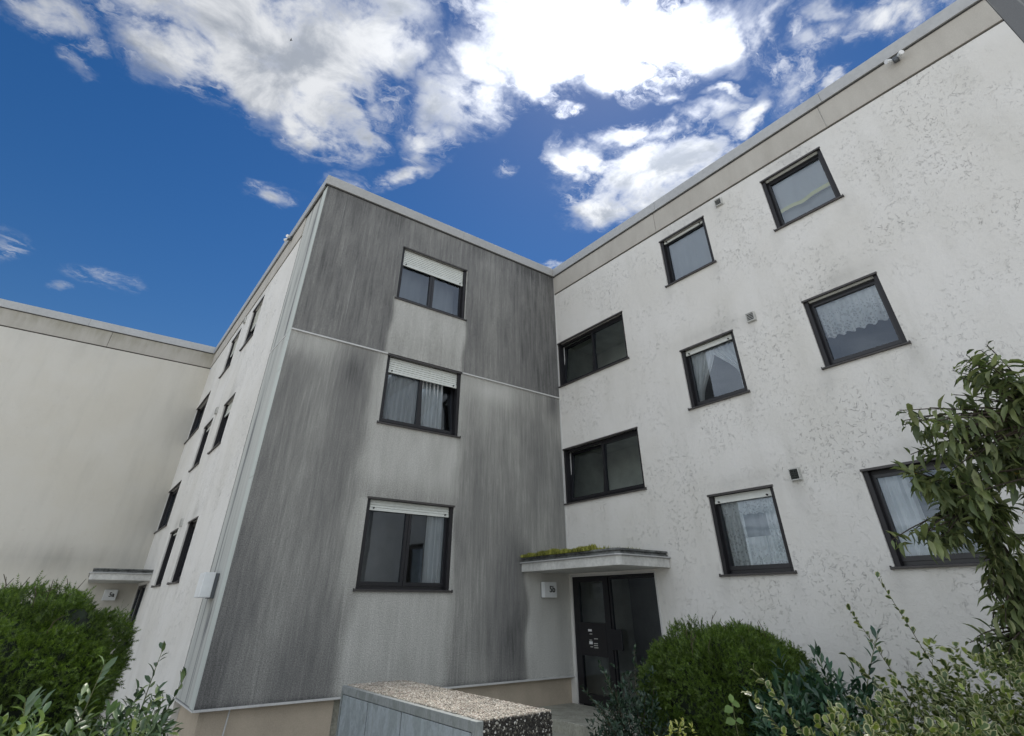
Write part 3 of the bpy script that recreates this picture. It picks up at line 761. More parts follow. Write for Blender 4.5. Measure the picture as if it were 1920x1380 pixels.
# windows of the far left elevation of the middle block
for k in range(3):
    a, b = ZA[0]+H*k, ZA[1]+H*k
    window(FL, mid, *WIN_A, a, b, sh=(.05, .10, .5)[k], stops=False)
    o = window(FL, mid, *WIN_B, a, b, sh=(.0, .28, .6)[k], stops=False)
for k in range(2): window(FL, mid, *WIN_L, ZL[0]+H*k, ZL[1]+H*k, 0, 2, 'dark_glass', .50, surround=.06)

# windows of the grey front
for k in range(3):
    a, b = GZ[0]+H*k, GZ[1]+H*k
    o = window(FG, mid, *GW, a, b, sh=(.16, .31, .42)[k], panes=2, split=.50, tilt=(None, 1, None)[k], label=('lowest window of the grey front with shutter barely lowered', 'middle window of the grey front with net curtains and shutter partly lowered', 'top window of the grey front with shutter a third down')[k])
    s0, s1 = GW[0]+.12, GW[1]-.12
    if k == 0:
        curtain(FG, o, s1-.34, s1+.05, a+.02, b, .26, 'white_curtain', 'straight', .03, 26)
    elif k == 1:
        curtain(FG, o, s0-.08, s0+.78, a, b, .26, 'sheer_curtain', 'straight', .03, 50)
        curtain(FG, o, s0+.84, s1-.16, a, b, .30, 'white_curtain', 'straight', .03, 40)
    else:
        curtain(FG, o, s0-.08, s1+.05, a, b, .50, 'grey_sheer', 'straight', .02, 30)

# ------------------------------------------------------------------ vents
def vent(f, parent, s, z, broken=False):
    mb = MB(); a, h, dp = .078, .085, .055
    for q in ((s-a, s-a+.012, z-h, z+h), (s+a-.012, s+a, z-h, z+h), (s-a+.012, s+a-.012, z-h, z-h+.012), (s-a+.012, s+a-.012, z+h-.012, z+h)):
        mb.fbox(f, q[0], q[1], -dp, .0, q[2], q[3])
    mb.fbox(f, s-a-.012, s+a+.012, -.008, .002, z-h-.015, z+h+.012)
    o = mb.build('wall_vent', 'vent_plastic', parent)
    bk = MB(); bk.fbox(f, s-a+.012, s+a-.012, -.02, -.009, z-h+.012, z+h-.012); bk.build('duct_opening', 'vent_dark', o)
    sl = MB()
    for i in range(5):
        zz = z-h+.025+i*.03
        sl.hexa([f.p(s-a+.012, -dp, zz-.012), f.p(s+a-.012, -dp, zz-.012), f.p(s+a-.012, -dp+.02, zz+.006), f.p(s-a+.012, -dp+.02, zz+.006), f.p(s-a+.012, -dp, zz-.008), f.p(s+a-.012, -dp, zz-.008), f.p(s+a-.012, -dp+.02, zz+.01), f.p(s-a+.012, -dp+.02, zz+.01)])
    if broken: sl.fbox(f, s-.004, s+.004, -dp, -dp+.01, z-h+.012, z+h-.012)
    sl.build('louvre', 'vent_dark' if broken else 'vent_plastic', o)
for k in range(3): vent(FR, right, 5.405, 3.30+H*k, k == 0); vent(FL, mid, 5.405, 3.30+H*k)

# ------------------------------------------------------------------ canopies, doors
def canopy(par, T, mossy):
    def X(p): return [(x+T[0], y+T[1]) for x, y in p]
    A = X([(-.001, -.001), (-1.27, -.001), (-1.37, -2.72), (-1.30, -2.78), (-.001, -2.72)])
    mb = MB(); mb.prism(A, 2.155, 2.30); o = mb.build('canopy', 'canopy_paint', par, bevel=.006)
    B = X([(-.001, -.001), (-1.31, -.001), (-1.41, -2.73), (-1.33, -2.82), (-.001, -2.76)])
    mb = MB(); mb.prism(B, 2.302, 2.322); mb.build('gutter_edge', 'pale_cap', o)
    C = X([(-.001, -.001), (-1.25, -.001), (-1.345, -2.66), (-1.29, -2.74), (-.001, -2.70)])
    mb = MB()
    for i, (z0, z1, g) in enumerate(((2.323, 2.352, .0), (2.353, 2.378, .03), (2.379, 2.412, .0))):
        mb.prism([(x+(g if x < T[0]-.1 else 0), y+(g if y < T[1]-.1 else 0)) for x, y in C], z0, z1)
    mb.build('roofing_felt', 'roof_felt', o, bevel=.005)
    if mossy:
        N = 14000; r = np.random.default_rng(5)
        x = -np.abs(r.normal(0, .62, N)); y = -r.uniform(.05, 2.1, N); x = np.clip(x, -1.30, -.02)
        x[:N//2] = -1.20-(-y[:N//2])*.035+r.normal(0, .05, N//2)
        h = .035+.06*np.clip(np.sin(y*5.2)*.3+np.sin(y*17.)*.3+np.sin(y*41)*.2+.75, .2, 1.4)*r.uniform(.4, 1, N)
        mb2 = MB()
        for i in range(N):
            a = r.uniform(0, 6.28); w_ = .010+.008*r.random(); dx, dy = math.cos(a)*w_, math.sin(a)*w_
            p = np.array((x[i]+T[0], y[i]+T[1], 2.405)); k = len(mb2.v)
            mb2.v += [p+(dx, dy, 0), p+(-dx, -dy, 0), p+(r.normal(0, .012), r.normal(0, .012), h[i]), ]
            mb2.f.append((k, k+1, k+2))
        mo = mb2.build('moss', 'moss', o, fix=False)
    return o
canopy(mid, (0, 0), True)
canopy(mid, (-W, DD), False)

def door(f, par, bells):
    s0, s1, z0, z1 = DOOR; d = .03; P = f.p
    q = MB()
    for a in ((s0, s0+.17, z0, z1), (s0+.875, s0+1.02, z0, z1), (s0+.17, s0+.875, z1-.10, z1), (s0+.17, s0+.875, z0, z0+.16), (s0+1.02, s1, z1-.03, z1)):
        q.fbox(f, a[0], a[1], d, d+.07, a[2], a[3])
    o = q.build('entrance_door', 'black_frame', par)
    m_ = MB(); m_.fbox(f, s0+.171, s0+.874, d-.004, d+.06, .775, 1.31); bp = m_.build('letterbox_panel', 'brown_frame', o)
    for (a, b, c) in ((s0+.17, z0+.16, .775), (s0+.17, 1.31, z1-.10)):
        g = MB(); g.quad(P(a, d+.03, b), P(a+.705, d+.03, b), P(a+.705, d+.03, c), P(a, d+.03, c)); g.build('side_pane', 'door_glass', o, fix=False)
    lf = MB(); a0, a1 = s0+1.03, s1-.005
    for a in ((a0, a0+.05, z0+.01, z1-.035), (a1-.02, a1, z0+.01, z1-.035), (a0+.05, a1-.02, z0+.01, z0+.07), (a0+.05, a1-.02, z1-.075, z1-.035)):
        lf.fbox(f, a[0], a[1], d+.015, d+.06, a[2], a[3])
    le = lf.build('door_leaf', 'black_frame', o)
    g = MB(); g.quad(P(a0+.05, d+.04, z0+.07), P(a1-.02, d+.04, z0+.07), P(a1-.02, d+.04, z1-.075), P(a0+.05, d+.04, z1-.075)); g.build('door_pane', 'door_glass', le, fix=False)
    h = MB(); h.fbox(f, a0+.01, a0+.285, d-.05, d-.02, .90, 1.215); h.fbox(f, a0+.03, a0+.05, d-.02, d+.015, .95, 1.18); h.build('door_handle', 'black_frame', le, bevel=.004)
    if bells:
        lb = MB()
        for (s, z, w_, hh) in ((.463, 1.165, .10, .036), (.475, .962, .09, .045)): lb.fbox(f, s, s+w_, d-.008, d-.0045, z, z+hh)
        lb.build('name_plate', 'label_white', bp)
        lb = MB()
        for (s, z, w_) in ((.50, 1.118, .07), (.485, 1.02, .07), (.615, 1.045, .10), (.50, .915, .07), (.60, .97, .105), (.60, .938, .105), (.605, .905, .105)):
            lb.fbox(f, s, s+w_, d-.008, d-.0045, z, z+.013)
        lb.build('bell_label', 'vent_plastic', bp)
    # lobby behind the glass
    rm = MB(); r0, r1, y0, y1, d0, d1 = s0, s1, z0, z1, d+.11, 2.2
    rm.quad(P(r0, d1, y0), P(r1, d1, y0), P(r1, d1, y1), P(r0, d1, y1)); rm.quad(P(r0, d0, y0), P(r0, d1, y0), P(r0, d1, y1), P(r0, d0, y1)); rm.quad(P(r1, d0, y0), P(r1, d0, y1), P(r1, d1, y1), P(r1, d1, y0))
    rm.quad(P(r0, d0, y1), P(r0, d1, y1), P(r1, d1, y1), P(r1, d0, y1)); rm.quad(P(r0, d0, y0), P(r1, d0, y0), P(r1, d1, y0), P(r0, d1, y0)); rm.build('lobby', 'stair_wall', o, fix=False)
    tr = MB(); tr.fbox(f, s1+.003, s1+.035, -.012, .03, z0, z1+.03); tr.fbox(f, s0, s1+.003, -.006, .03, z1+.003, z1+.03); tr.build('door_trim', 'pale_trim', o)
door(FR, right, True); door(FL, mid, False)

# corner seal between grey front and white wing
mb = MB(); mb.box(-.022, .0, -.022, 0., 2.42, ZCAP-.03); mb.build('corner_seal', 'pale_trim', mid)

# steps
mb = MB(); mb.box(-1.40, -.002, -2.80, .08, ZG-.3, .03); o = mb.build('doorstep', 'concrete', None, bevel=.01); tag(o, 'pale concrete landing in front of door 5b, behind the bin cabinet', kind='structure')
mb = MB(); mb.box(-1.75, -1.402, -2.80, -.02, ZG-.3, -.13); o = mb.build('doorstep', 'concrete', None, bevel=.01); tag(o, 'lower concrete step beside the bin cabinet', kind='structure')
mb = MB(); mb.box(-W-1.40, -W-.002, DD-2.80, DD-.002, ZG-.3, .03); o = mb.build('doorstep', 'concrete', None, bevel=.01); tag(o, 'concrete landing at the hidden left-hand entrance', kind='structure')

# ------------------------------------------------------------------ number boxes (lettering)
def letters(txt, size, loc, xdir, zdir, parent, material='text_black', depth=.004, name='house_number'):
    cu = bpy.data.curves.new('t', 'FONT'); cu.body = txt; cu.size = size; cu.extrude = depth; cu.offset = .0035
    o = bpy.data.objects.new('t', cu); COL.objects.link(o)
    dg = bpy.context.evaluated_depsgraph_get(); me = bpy.data.meshes.new_from_object(o.evaluated_get(dg))
    bpy.data.objects.remove(o)
    x = np.array(xdir, float); z = np.array(zdir, float); n = np.cross(x, z)
    off = np.array(root_of(parent).location)
    for v in me.vertices:
        c = v.co; v.co = Vector(np.array(loc)-off+x*c[0]+z*c[1]+n*c[2])
    me.materials.clear(); me.materials.append(MATS[material])
    r = bpy.data.objects.new(name, me); COL.objects.link(r); r.parent = parent; return r
def number_box(T, txt, label):
    x0, x1, z0, z1, p = -.79+T[0], -.455+T[0], 1.725, 1.995, .125
    e = empty('house_number_box', ((x0+x1)/2, T[1], z0), label, 'house number', 'number boxes beside the entrance doors')
    mb = MB(); mb.box(x0, x1, T[1]-p, T[1]-.022, z0, z1); mb.build('housing', 'lamp_white', e, bevel=.012)
    mb = MB(); mb.box(x0+.01, x1-.01, T[1]-.021, T[1]-.001, z0+.008, z1-.008); mb.build('back_plate', 'lamp_side', e)
    letters(txt, .15, (x0+.135, T[1]-p-.003, z0+.095), (1, 0, 0), (0, 0, 1), e)
number_box((0, 0), '5b', 'square white number box reading 5b beside the dark entrance door')
number_box((-W, DD), '5a', 'shaded number box reading 5a under the far left canopy')

e = empty('wall_lamp_box', (-W, .8, 1.7), 'pale rectangular lamp box on the concrete corner strip left of the grey front', 'wall lamp')
mb = MB(); mb.box(-W-.215, -W-.055, .60, .98, 1.70, 2.03); mb.build('housing', 'lamp_white', e, bevel=.01)
mb = MB(); mb.box(-W-.054, -W-.001, .615, .965, 1.69, 2.02); mb.build('back_plate', 'lamp_side', e, bevel=.004)

def flood(f, s, z, label):
    b = f.p(s, -.02, z)
    e = empty('floodlight', tuple(b), label, 'floodlight', 'twin-head floodlights under the roof edge')
    mb = MB(); mb.fbox(f, s-.045, s+.045, -.09, -.019, z-.05, z+.05); mb.fbox(f, s-.028, s+.028, -.13, -.09, z-.08, z-.02); mb.build('bracket', 'lamp_side', e, bevel=.012)
    for sg in (-1, 1):
        c0 = f.p(s+sg*.06, -.09, z+.0); c1 = f.p(s+sg*.12, -.17, z-.035)
        mb = MB(); mb.tube([c0, c0+(c1-c0)*.15, c1], [.02, .036, .042], 14); h = mb.build('lamp_head', 'lamp_white', e)
        d_ = (c1-c0)/np.linalg.norm(c1-c0); mb = MB(); mb.tube([c1, c1+d_*.006], .035, 14); mb.build('lens', 'lens', h)
flood(FR, 9.15, 9.47, 'twin white floodlight under the roof edge of the right-hand wing')
flood(FL, 9.35, 9.55, 'floodlight on the far side of the central block, seen against the sky')

# ------------------------------------------------------------------ bin cabinet
BX0, BX1, BY0, BY1, BZ = -5.751, -4.985, -5.228, -2.50, .85
bin_ = empty('bin_cabinet', ((BX0+BX1)/2, (BY0+BY1)/2, ZG), 'exposed aggregate concrete bin cabinet with three zinc doors, below the grey front', 'bin cabinet')
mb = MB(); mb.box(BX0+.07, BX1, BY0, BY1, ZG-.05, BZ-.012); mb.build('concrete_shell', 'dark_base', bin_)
mb = MB(); mb.box(BX0+.072, BX1-.002, BY0+.002, BY1-.002, BZ-.011, BZ-.004); mb.build('roof_slab', 'aggregate_base', bin_)
def pebbles(name, material, parent, n, fn, normal, r, size=(.005, .0105), flat=.6):
    """small rounded stones bedded on a surface"""
    ico_v = np.array([(0, 0, 1), (.894, 0, .447), (.276, .851, .447), (-.724, .526, .447), (-.724, -.526, .447), (.276, -.851, .447), (.724, .526, -.447), (-.276, .851, -.447), (-.894, 0, -.447), (-.276, -.851, -.447), (.724, -.526, -.447)])
    ico_f = [(0, 1, 2), (0, 2, 3), (0, 3, 4), (0, 4, 5), (0, 5, 1), (1, 6, 2), (2, 7, 3), (3, 8, 4), (4, 9, 5), (5, 10, 1), (2, 6, 7), (3, 7, 8), (4, 8, 9), (5, 9, 10), (1, 10, 6)]
    a = r.uniform(size[0], size[1], n); sc = np.stack([a*r.uniform(.9, 1.6, n), a*r.uniform(.7, 1.1, n), a*r.uniform(.5, .9, n)], 1)
    th = r.uniform(0, 6.28, n); c, s = np.cos(th), np.sin(th)
    v = ico_v[None]*sc[:, None]*(1+r.normal(0, .12, (n, 11, 1)))
    x = v[..., 0]*c[:, None]-v[..., 1]*s[:, None]; y = v[..., 0]*s[:, None]+v[..., 1]*c[:, None]; v = np.stack([x, y, v[..., 2]], -1)
    if normal == 'y-': v = np.stack([v[..., 0], -v[..., 2], v[..., 1]], -1)
    if normal == 'y+': v = np.stack([v[..., 0], v[..., 2], v[..., 1]], -1)
    if normal == 'x+': v = np.stack([v[..., 2], v[..., 0], v[..., 1]], -1)
    V = (fn(n)[:, None]+v).reshape(-1, 3); F = (np.array(ico_f)[None]+np.arange(n)[:, None, None]*11).reshape(-1, 3)
    fast_mesh(name, V, F, material, parent)
def fast_mesh(name, V, F, material, parent, attrs=None, smooth=False):
    off = np.array(root_of(parent).location) if parent else np.zeros(3)
    V = V-off; me = bpy.data.meshes.new(name); k = F.shape[1]
    me.vertices.add(len(V)); me.vertices.foreach_set('co', V.astype(np.float32).ravel())
    me.loops.add(F.size); me.loops.foreach_set('vertex_index', F.astype(np.int32).ravel())
    me.polygons.add(len(F)); me.polygons.foreach_set('loop_start', np.arange(0, F.size, k, dtype=np.int32))
    me.update(calc_edges=True); me.materials.append(MATS[material])
    if attrs:
        for q, val in attrs.items():
            a = me.attributes.new(q, 'FLOAT', 'POINT'); a.data.foreach_set('value', np.asarray(val, np.float32))
    if smooth: me.polygons.foreach_set('use_smooth', np.ones(len(F), bool))
    o = bpy.data.objects.new(name, me); COL.objects.link(o); o.parent = parent; return o
r = np.random.default_rng(3)
pebbles('gravel_top', 'pebbles', bin_, 21000, lambda n: np.stack([r.uniform(BX0+.055, BX1-.004, n), r.uniform(BY0+.004, BY1-.004, n), BZ-.004+r.uniform(-.003, .006, n)], 1), 'z', r)
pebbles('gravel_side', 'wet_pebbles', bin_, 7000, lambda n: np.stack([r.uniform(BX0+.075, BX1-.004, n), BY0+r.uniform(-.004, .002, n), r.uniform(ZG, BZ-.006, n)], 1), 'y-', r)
mb = MB(); x0 = BX0
for a in ((BY0-.004, BY0+.06, ZG+.02, BZ-.005), (BY1-.03, BY1+.004, ZG+.02, BZ-.005), (BY0+.06, BY1-.03, BZ-.075, BZ-.005), (BY0+.06, BY1-.03, ZG+.02, ZG+.09)):
    mb.box(x0, x0+.069, a[0], a[1], a[2], a[3])
mb.build('door_frame', 'zinc_frame', bin_, bevel=.004)
yy = [BY1-.034, -3.22, -3.97, BY0+.064]
for i in range(3):
    a, b = yy[i+1]+.011, yy[i]-.011
    mb = MB(); mb.box(x0+.004, x0+.03, a, b, ZG+.095, BZ-.080); dr_ = mb.build('cabinet_door', 'zinc_door', bin_, bevel=.003)
    if i == 0:
        mb = MB(); mb.tube([(x0-.03, a+.09, .46), (x0-.03, a+.19, .47)], .02, 10); mb.box(x0-.03, x0+.011, a+.115, a+.16, .45, .48); mb.build('door_handle', 'lamp_white', dr_, bevel=.004)
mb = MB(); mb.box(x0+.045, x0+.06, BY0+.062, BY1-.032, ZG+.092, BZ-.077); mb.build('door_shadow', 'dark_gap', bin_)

# ------------------------------------------------------------------ vegetation
T_V = np.array([(0, 0, 0), (.42, .36, .04), (-.42, .36, .04), (0, .36, -.03), (.40, .70, .02), (-.40, .70, .02), (0, .70, -.05), (0, 1.0, -.12)])
T_F = np.array([(0, 1, 3, 3), (0, 3, 2, 2), (3, 1, 4, 6), (3, 6, 5, 2), (6, 4, 7, 7), (6, 7, 5, 5)])
T_T = np.array([(0, 1, 3), (0, 3, 2), (3, 1, 4), (3, 4, 6), (3, 6, 5), (3, 5, 2), (6, 4, 7), (6, 7, 5)])
T_R = T_V.copy(); T_R[[1, 2], :2] = [(.44, .26), (-.44, .26)]; T_R[[4, 5], :2] = [(.46, .72), (-.46, .72)]; T_R[6, 1] = .72; T_R[[3], 1] = .26
T_E = np.array([.3, 1, 1, 0, 1, 1, 0, 1.])
def norm(a): return a/(np.linalg.norm(a, axis=-1, keepdims=True)+1e-9)
def leaves(name, material, parent, P, Dv, N, L, Wd, droop=0., cup=1., smooth=True, rnd=False):
    """P base points, Dv leaf directions, N leaf normals, L lengths, Wd widths"""
    y = norm(Dv); x = norm(np.cross(y, N)); z = np.cross(x, y)
    t = (T_R if rnd else T_V)[None]*np.ones((len(P), 1, 1)); zz = t[..., 2]*cup-droop*t[..., 1]**2
    V = P[:, None]+x[:, None]*(t[..., 0:1]*Wd[:, None, None])+y[:, None]*(t[..., 1:2]*L[:, None, None])+z[:, None]*(zz[..., None]*L[:, None, None])
    F = (T_T[None]+np.arange(len(P))[:, None, None]*8).reshape(-1, 3)
    return fast_mesh(name, V.reshape(-1, 3), F, material, parent, {'edge': np.tile(T_E, len(P))}, smooth)

def yew(loc, rx, ry, zb, zt, label, n=9000, seed=1, bumps=()):
    r = np.random.default_rng(seed)
    root = empty('yew_bush', (loc[0], loc[1], ZG), label, 'yew bush', 'clipped yew bushes')
    zc = zb+(zt-zb)*.45; rz = (zt-zc)
    def surf(u):                                     # u unit directions -> radius multipliers
        a = np.arctan2(u[:, 1], u[:, 0])
        k = 1+.05*np.sin(3*a+seed)+.05*np.sin(5*a+2*u[:, 2]*3+seed*2)+.04*np.sin(9*a+u[:, 2]*7)
        return k
    u = norm(r.normal(size=(n, 3))); sq = np.sign(u)*np.abs(u)**.82; sq = sq/np.linalg.norm(u, axis=1, keepdims=True)
    cn = norm(r.normal(size=(150, 3))); near = (u@cn.T).max(1)            # billowing clumps with dark hollows between
    k = surf(u)*(.90+.11*np.clip((near-.955)/.04, -1, 1))*(r.uniform(.84, 1.0, n)**.6)
    tall = r.random(n) < .035
    k = np.where(tall, k*r.uniform(1., 1.07, n), k)
    P = np.stack([sq[:, 0]*rx*k, sq[:, 1]*ry*k, sq[:, 2]*rz*np.where(sq[:, 2] > 0, 1, (zc-zb)/rz)*k], 1)+np.array((loc[0], loc[1], zc))
    Dv = norm(u*.85+np.array((0, 0, .28))+r.normal(0, .62, (n, 3)))
    # each sprig: a shoot with paired needles
    m_ = 6; L = r.uniform(.04, .085, n)*np.where(tall, 1.5, 1.)
    side = norm(np.cross(Dv, r.normal(size=(n, 3)))); nor = np.cross(side, Dv)
    V = []; 
    for j in range(m_):
        t0 = j/m_; base = P+Dv*(L*t0)[:, None]
        for sg in (-1, 1):
            nl = .020*(1-.35*t0)
            tip = base+side*sg*nl+Dv*.013+nor*.004*r.normal(size=(n, 1)); wv = Dv*.0045
            V += [base-wv, base+wv, tip]
    tip = P+Dv*L[:, None]; V += [tip-side*.004-Dv*.02, tip+side*.004-Dv*.02, tip+Dv*.014]
    V += [P-side*.0025, P+side*.0025, tip]
    A = np.stack(V, 1); q = A.shape[1]
    F = np.arange(n*q).reshape(-1, 3)
    # connect each sprig into one island for the colour: share via attribute instead
    fast_mesh('foliage', A.reshape(-1, 3), F, 'yew_leaf', root)
    # near-black core, colour stands in for the shade inside the bush
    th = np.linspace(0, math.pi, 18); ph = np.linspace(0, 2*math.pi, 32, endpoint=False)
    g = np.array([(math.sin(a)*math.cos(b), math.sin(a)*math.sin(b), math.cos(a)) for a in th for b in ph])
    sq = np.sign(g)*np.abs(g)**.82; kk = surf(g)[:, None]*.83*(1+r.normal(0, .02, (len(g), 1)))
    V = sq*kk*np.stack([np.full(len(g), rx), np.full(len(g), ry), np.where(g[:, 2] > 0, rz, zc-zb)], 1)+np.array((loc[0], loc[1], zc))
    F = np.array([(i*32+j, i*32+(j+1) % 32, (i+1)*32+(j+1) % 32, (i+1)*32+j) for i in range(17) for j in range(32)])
    fast_mesh('shade_core', V, F, 'core_shade', root)
    mb = MB()                                        # branches from the trunk; some end as bare shoots standing proud
    for i in range(38):
        a = r.uniform(0, 6.28); rr = r.uniform(.2, .95)
        x, y = loc[0]+rx*rr*math.cos(a)*.95, loc[1]+ry*rr*math.sin(a)*.95; z = zc+rz*math.sqrt(max(0, 1-rr**2.4))*.95
        h = r.uniform(.08, .24); lx, ly = r.normal(0, .05, 2)
        mb.tube([(loc[0], loc[1], zb+.1), ((x+loc[0])/2, (y+loc[1])/2, (z+zb)/2), (x, y, z), (x+lx*.3, y+ly*.3, z+h*.6), (x+lx*1.2, y+ly*1.2, z+h)], [.012, .009, .0045, .004, .003], 4)
    mb.tube([(loc[0], loc[1], ZG-.1), (loc[0]+.02, loc[1], zb+.3)], [.06, .05], 8)
    mb.build('trunk', 'twig', root, fix=False)
    return root

def bez(a, b, lift, n=7, side=None):
    a, b = np.array(a, float), np.array(b, float); m_ = (a+b)/2+np.array((0, 0, lift))+(side if side is not None else 0)
    return [(1-t)**2*a+2*t*(1-t)*m_+t*t*b for t in np.linspace(0, 1, n)]

def shrub(name, label, cat, loc, rad, zt, nst, per, L, wr, material, seed, twig='twig', extra=(), droop=.15, up=.55, whorl=0, fill=.55, vol=0, thick=.006, tilt=.0, group=None, zlow=None, nz=.6, spacing=None):
    """stems from the ground to tips on a dome, leaves alternate along the outer half of every stem"""
    r = np.random.default_rng(seed)
    root = empty(name, (loc[0], loc[1], ZG), label, cat, group)
    tips = []
    for i in range(nst):
        a = r.uniform(0, 2*math.pi); e = r.uniform(0, 1)**.7; rr = math.sqrt(max(0, 1-e*e*.92)); k = r.uniform(.72, 1.05)
        zz = (zlow if zlow is not None else ZG+.1)
        tips.append((loc[0]+rad[0]*rr*math.cos(a)*k, loc[1]+rad[1]*rr*math.sin(a)*k, zz+(zt-zz)*e*k*.95))
    tips += list(extra); nbase = nst
    st = MB(); P, Dv, N = [], [], []; S = []
    for i, tp in enumerate(tips):
        b = (loc[0]+r.normal(0, .06)*rad[0], loc[1]+r.normal(0, .06)*rad[1], ZG+.05)
        c = bez(b, tp, .12*np.linalg.norm(np.array(tp)-b), 9, r.normal(0, .04, 3))
        st.tube(c, [thick*(1.6-1.2*k/8) for k in range(9)], 5)
        c = np.array(c); ext = i >= nbase
        t0 = .62 if ext else 1-fill
        for j in range(per):
            t = t0+(1-t0)*(j+r.random()*.6)/per; t = min(t, .999); q = t*8; k = int(q); fpos = q-k
            p = c[k]*(1-fpos)+c[k+1]*fpos; tg = norm(c[k+1]-c[k])
            o = norm(np.cross(tg, r.normal(size=3))); 
            d = norm(tg*(.45+.5*t)+o*.85+np.array((0, 0, up-.3)))
            # side twiglets give the crown its body
            if not ext and r.random() < .6: p = p+o*r.uniform(0, spacing or L*.9)
            P.append(p); Dv.append(d); N.append(norm(np.array((0, 0, 1.))*nz+tg*.4+r.normal(0, .35, 3))); S.append(r.uniform(.65, 1.1))
        for j in range(whorl):
            o = norm(np.cross(norm(c[8]-c[7]), r.normal(size=3))); P.append(c[8]); Dv.append(norm(norm(c[8]-c[7])*.5+o+np.array((0, 0, .1)))); N.append(norm(np.array((0, 0, 1.))+r.normal(0, .2, 3))); S.append(r.uniform(.7, 1.05))
    st.build('stem', twig, root, fix=False)
    zz = (zlow if zlow is not None else ZG+.1)
    for i in range(vol//5):
        u = norm(r.normal(size=3)); u[2] = abs(u[2]); k = r.uniform(.62, 1.)*(1+.10*math.sin(5*math.atan2(u[1], u[0])+seed)+.06*math.sin(11*math.atan2(u[1], u[0])+3*u[2]))
        q0 = np.array((loc[0]+u[0]*rad[0]*k, loc[1]+u[1]*rad[1]*k, zz+(zt-.12-zz)*u[2]*k)); tg = norm(u*.8+np.array((0, 0, .5))+r.normal(0, .35, 3))
        for j in range(5):                                   # a short leafy shoot
            o = norm(np.cross(tg, r.normal(size=3)))
            P.append(q0+tg*L*.22*j); Dv.append(norm(tg*(.3+.2*j)+o*(.9-.1*j))); N.append(norm(np.array((0, 0, 1.))*nz+u*.4+r.normal(0, .3, 3))); S.append(r.uniform(.65, 1.05))
    P, Dv, N, S = map(np.array, (P, Dv, N, S))
    keep = P[:, 2] > ZG+.02
    P, Dv, N, S = P[keep], Dv[keep], N[keep], S[keep]
    leaves('foliage', material, root, P, Dv, N, L*S, L*S*wr, droop, rnd='euonymus' in material)
    return root

CX, CY, CZ = -8.7048, -9.6617, 1.6
yew((-8.86, -2.15), .90, 1.0, .15, 1.70, 'large rounded yew bush in front of the left-hand entrance', 26000, 3)
yew((-1.90, -4.87), .92, .92, .0, 1.36, 'domed bright green yew bush right of door 5b', 25000, 8)
shrub('cherry_laurel', 'glossy cherry laurel with pale young tips at the lower left, below the big yew', 'laurel shrub', (-8.45, -4.15), (1.0, .85), 1.02, 30, 14, .115, .42, 'laurel_leaf', 11, extra=[(-8.22, -3.95, 1.24), (-8.62, -4.3, 1.10)], group='laurel shrubs', twig='green_twig', vol=5200)
shrub('cherry_laurel', 'glossy laurel climbing towards the foot of the central block corner', 'laurel shrub', (-7.78, -2.85), (.45, .6), 1.00, 16, 12, .11, .40, 'laurel_leaf', 12, extra=[(-7.62, -2.3, 1.26), (-7.38, -2.5, 1.04)], group='laurel shrubs', twig='green_twig', vol=2400)
shrub('privet_bush', 'small-leaved dark bush in front of the dark entrance door', 'bush', (-2.85, -4.2), (.6, .6), 1.0, 70, 28, .062, .45, 'privet_leaf', 21, extra=[(-3.05, -3.85, 1.02), (-2.55, -4.0, 1.16), (-3.55, -4.3, .70), (-3.4, -3.9, .80)], nz=.3, vol=3500)
shrub('cherry_laurel', 'dark bluish laurel between the right yew and the variegated shrub', 'laurel shrub', (-2.45, -6.2), (.8, .75), 1.15, 36, 16, .14, .34, 'dark_laurel_leaf', 31, extra=[(-2.0, -6.75, 1.36), (-2.4, -6.3, 1.2)], group='laurel shrubs', twig='green_twig', up=.75, vol=3600)
shrub('euonymus', 'sprawling euonymus with cream-edged leaves at the lower right', 'euonymus', (-2.75, -7.7), (1.0, 1.0), 1.38, 26, 22, .066, .74, 'euonymus_leaf', 41, extra=[(-2.45, -6.75, 1.56), (-2.35, -7.05, 1.84), (-3.1, -6.9, 1.25), (-3.4, -7.0, 1.0)], group='euonymus shrubs', thick=.004, fill=.4, vol=11000)
shrub('euonymus', 'low euonymus with cream-edged leaves in the lower right corner', 'euonymus', (-4.05, -7.6), (.95, .9), 1.10, 20, 22, .064, .74, 'euonymus_leaf', 42, extra=[(-4.1, -6.65, 1.18), (-4.6, -6.9, 1.1)], group='euonymus shrubs', thick=.004, fill=.4, vol=9000)
shrub('golden_euonymus', 'low golden yellow shrub at the bottom edge in front of the right yew', 'euonymus', (-4.0, -5.75), (.42, .42), .80, 40, 20, .05, .5, 'gold_leaf', 51, thick=.004, vol=1200)
# bramble sprig
e = empty('bramble', (-3.5, -5.9, ZG), 'few pale green bramble leaves in front of the right yew', 'bramble')
mb = MB(); mb.tube(bez((-3.3, -5.85, ZG), (-3.28, -5.82, .83), .1), .004, 5); mb.build('stem', 'green_twig', e, fix=False)
bp_ = np.array([(-3.29, -5.83, .80), (-3.28, -5.82, .82), (-3.28, -5.82, .83), (-3.3, -5.84, .71), (-3.3, -5.84, .71)]); bd = np.array([(-.8, .2, -.1), (.8, -.3, .1), (0, 0, 1), (-1, .4, 0), (.8, -.5, 0)])
leaves('leaf', 'bramble_leaf', e, bp_, bd, np.array([(-.5, -.6, .6)]*5), np.array([.10, .09, .07, .10, .08]), np.array([.08, .075, .06, .08, .06]), .1)

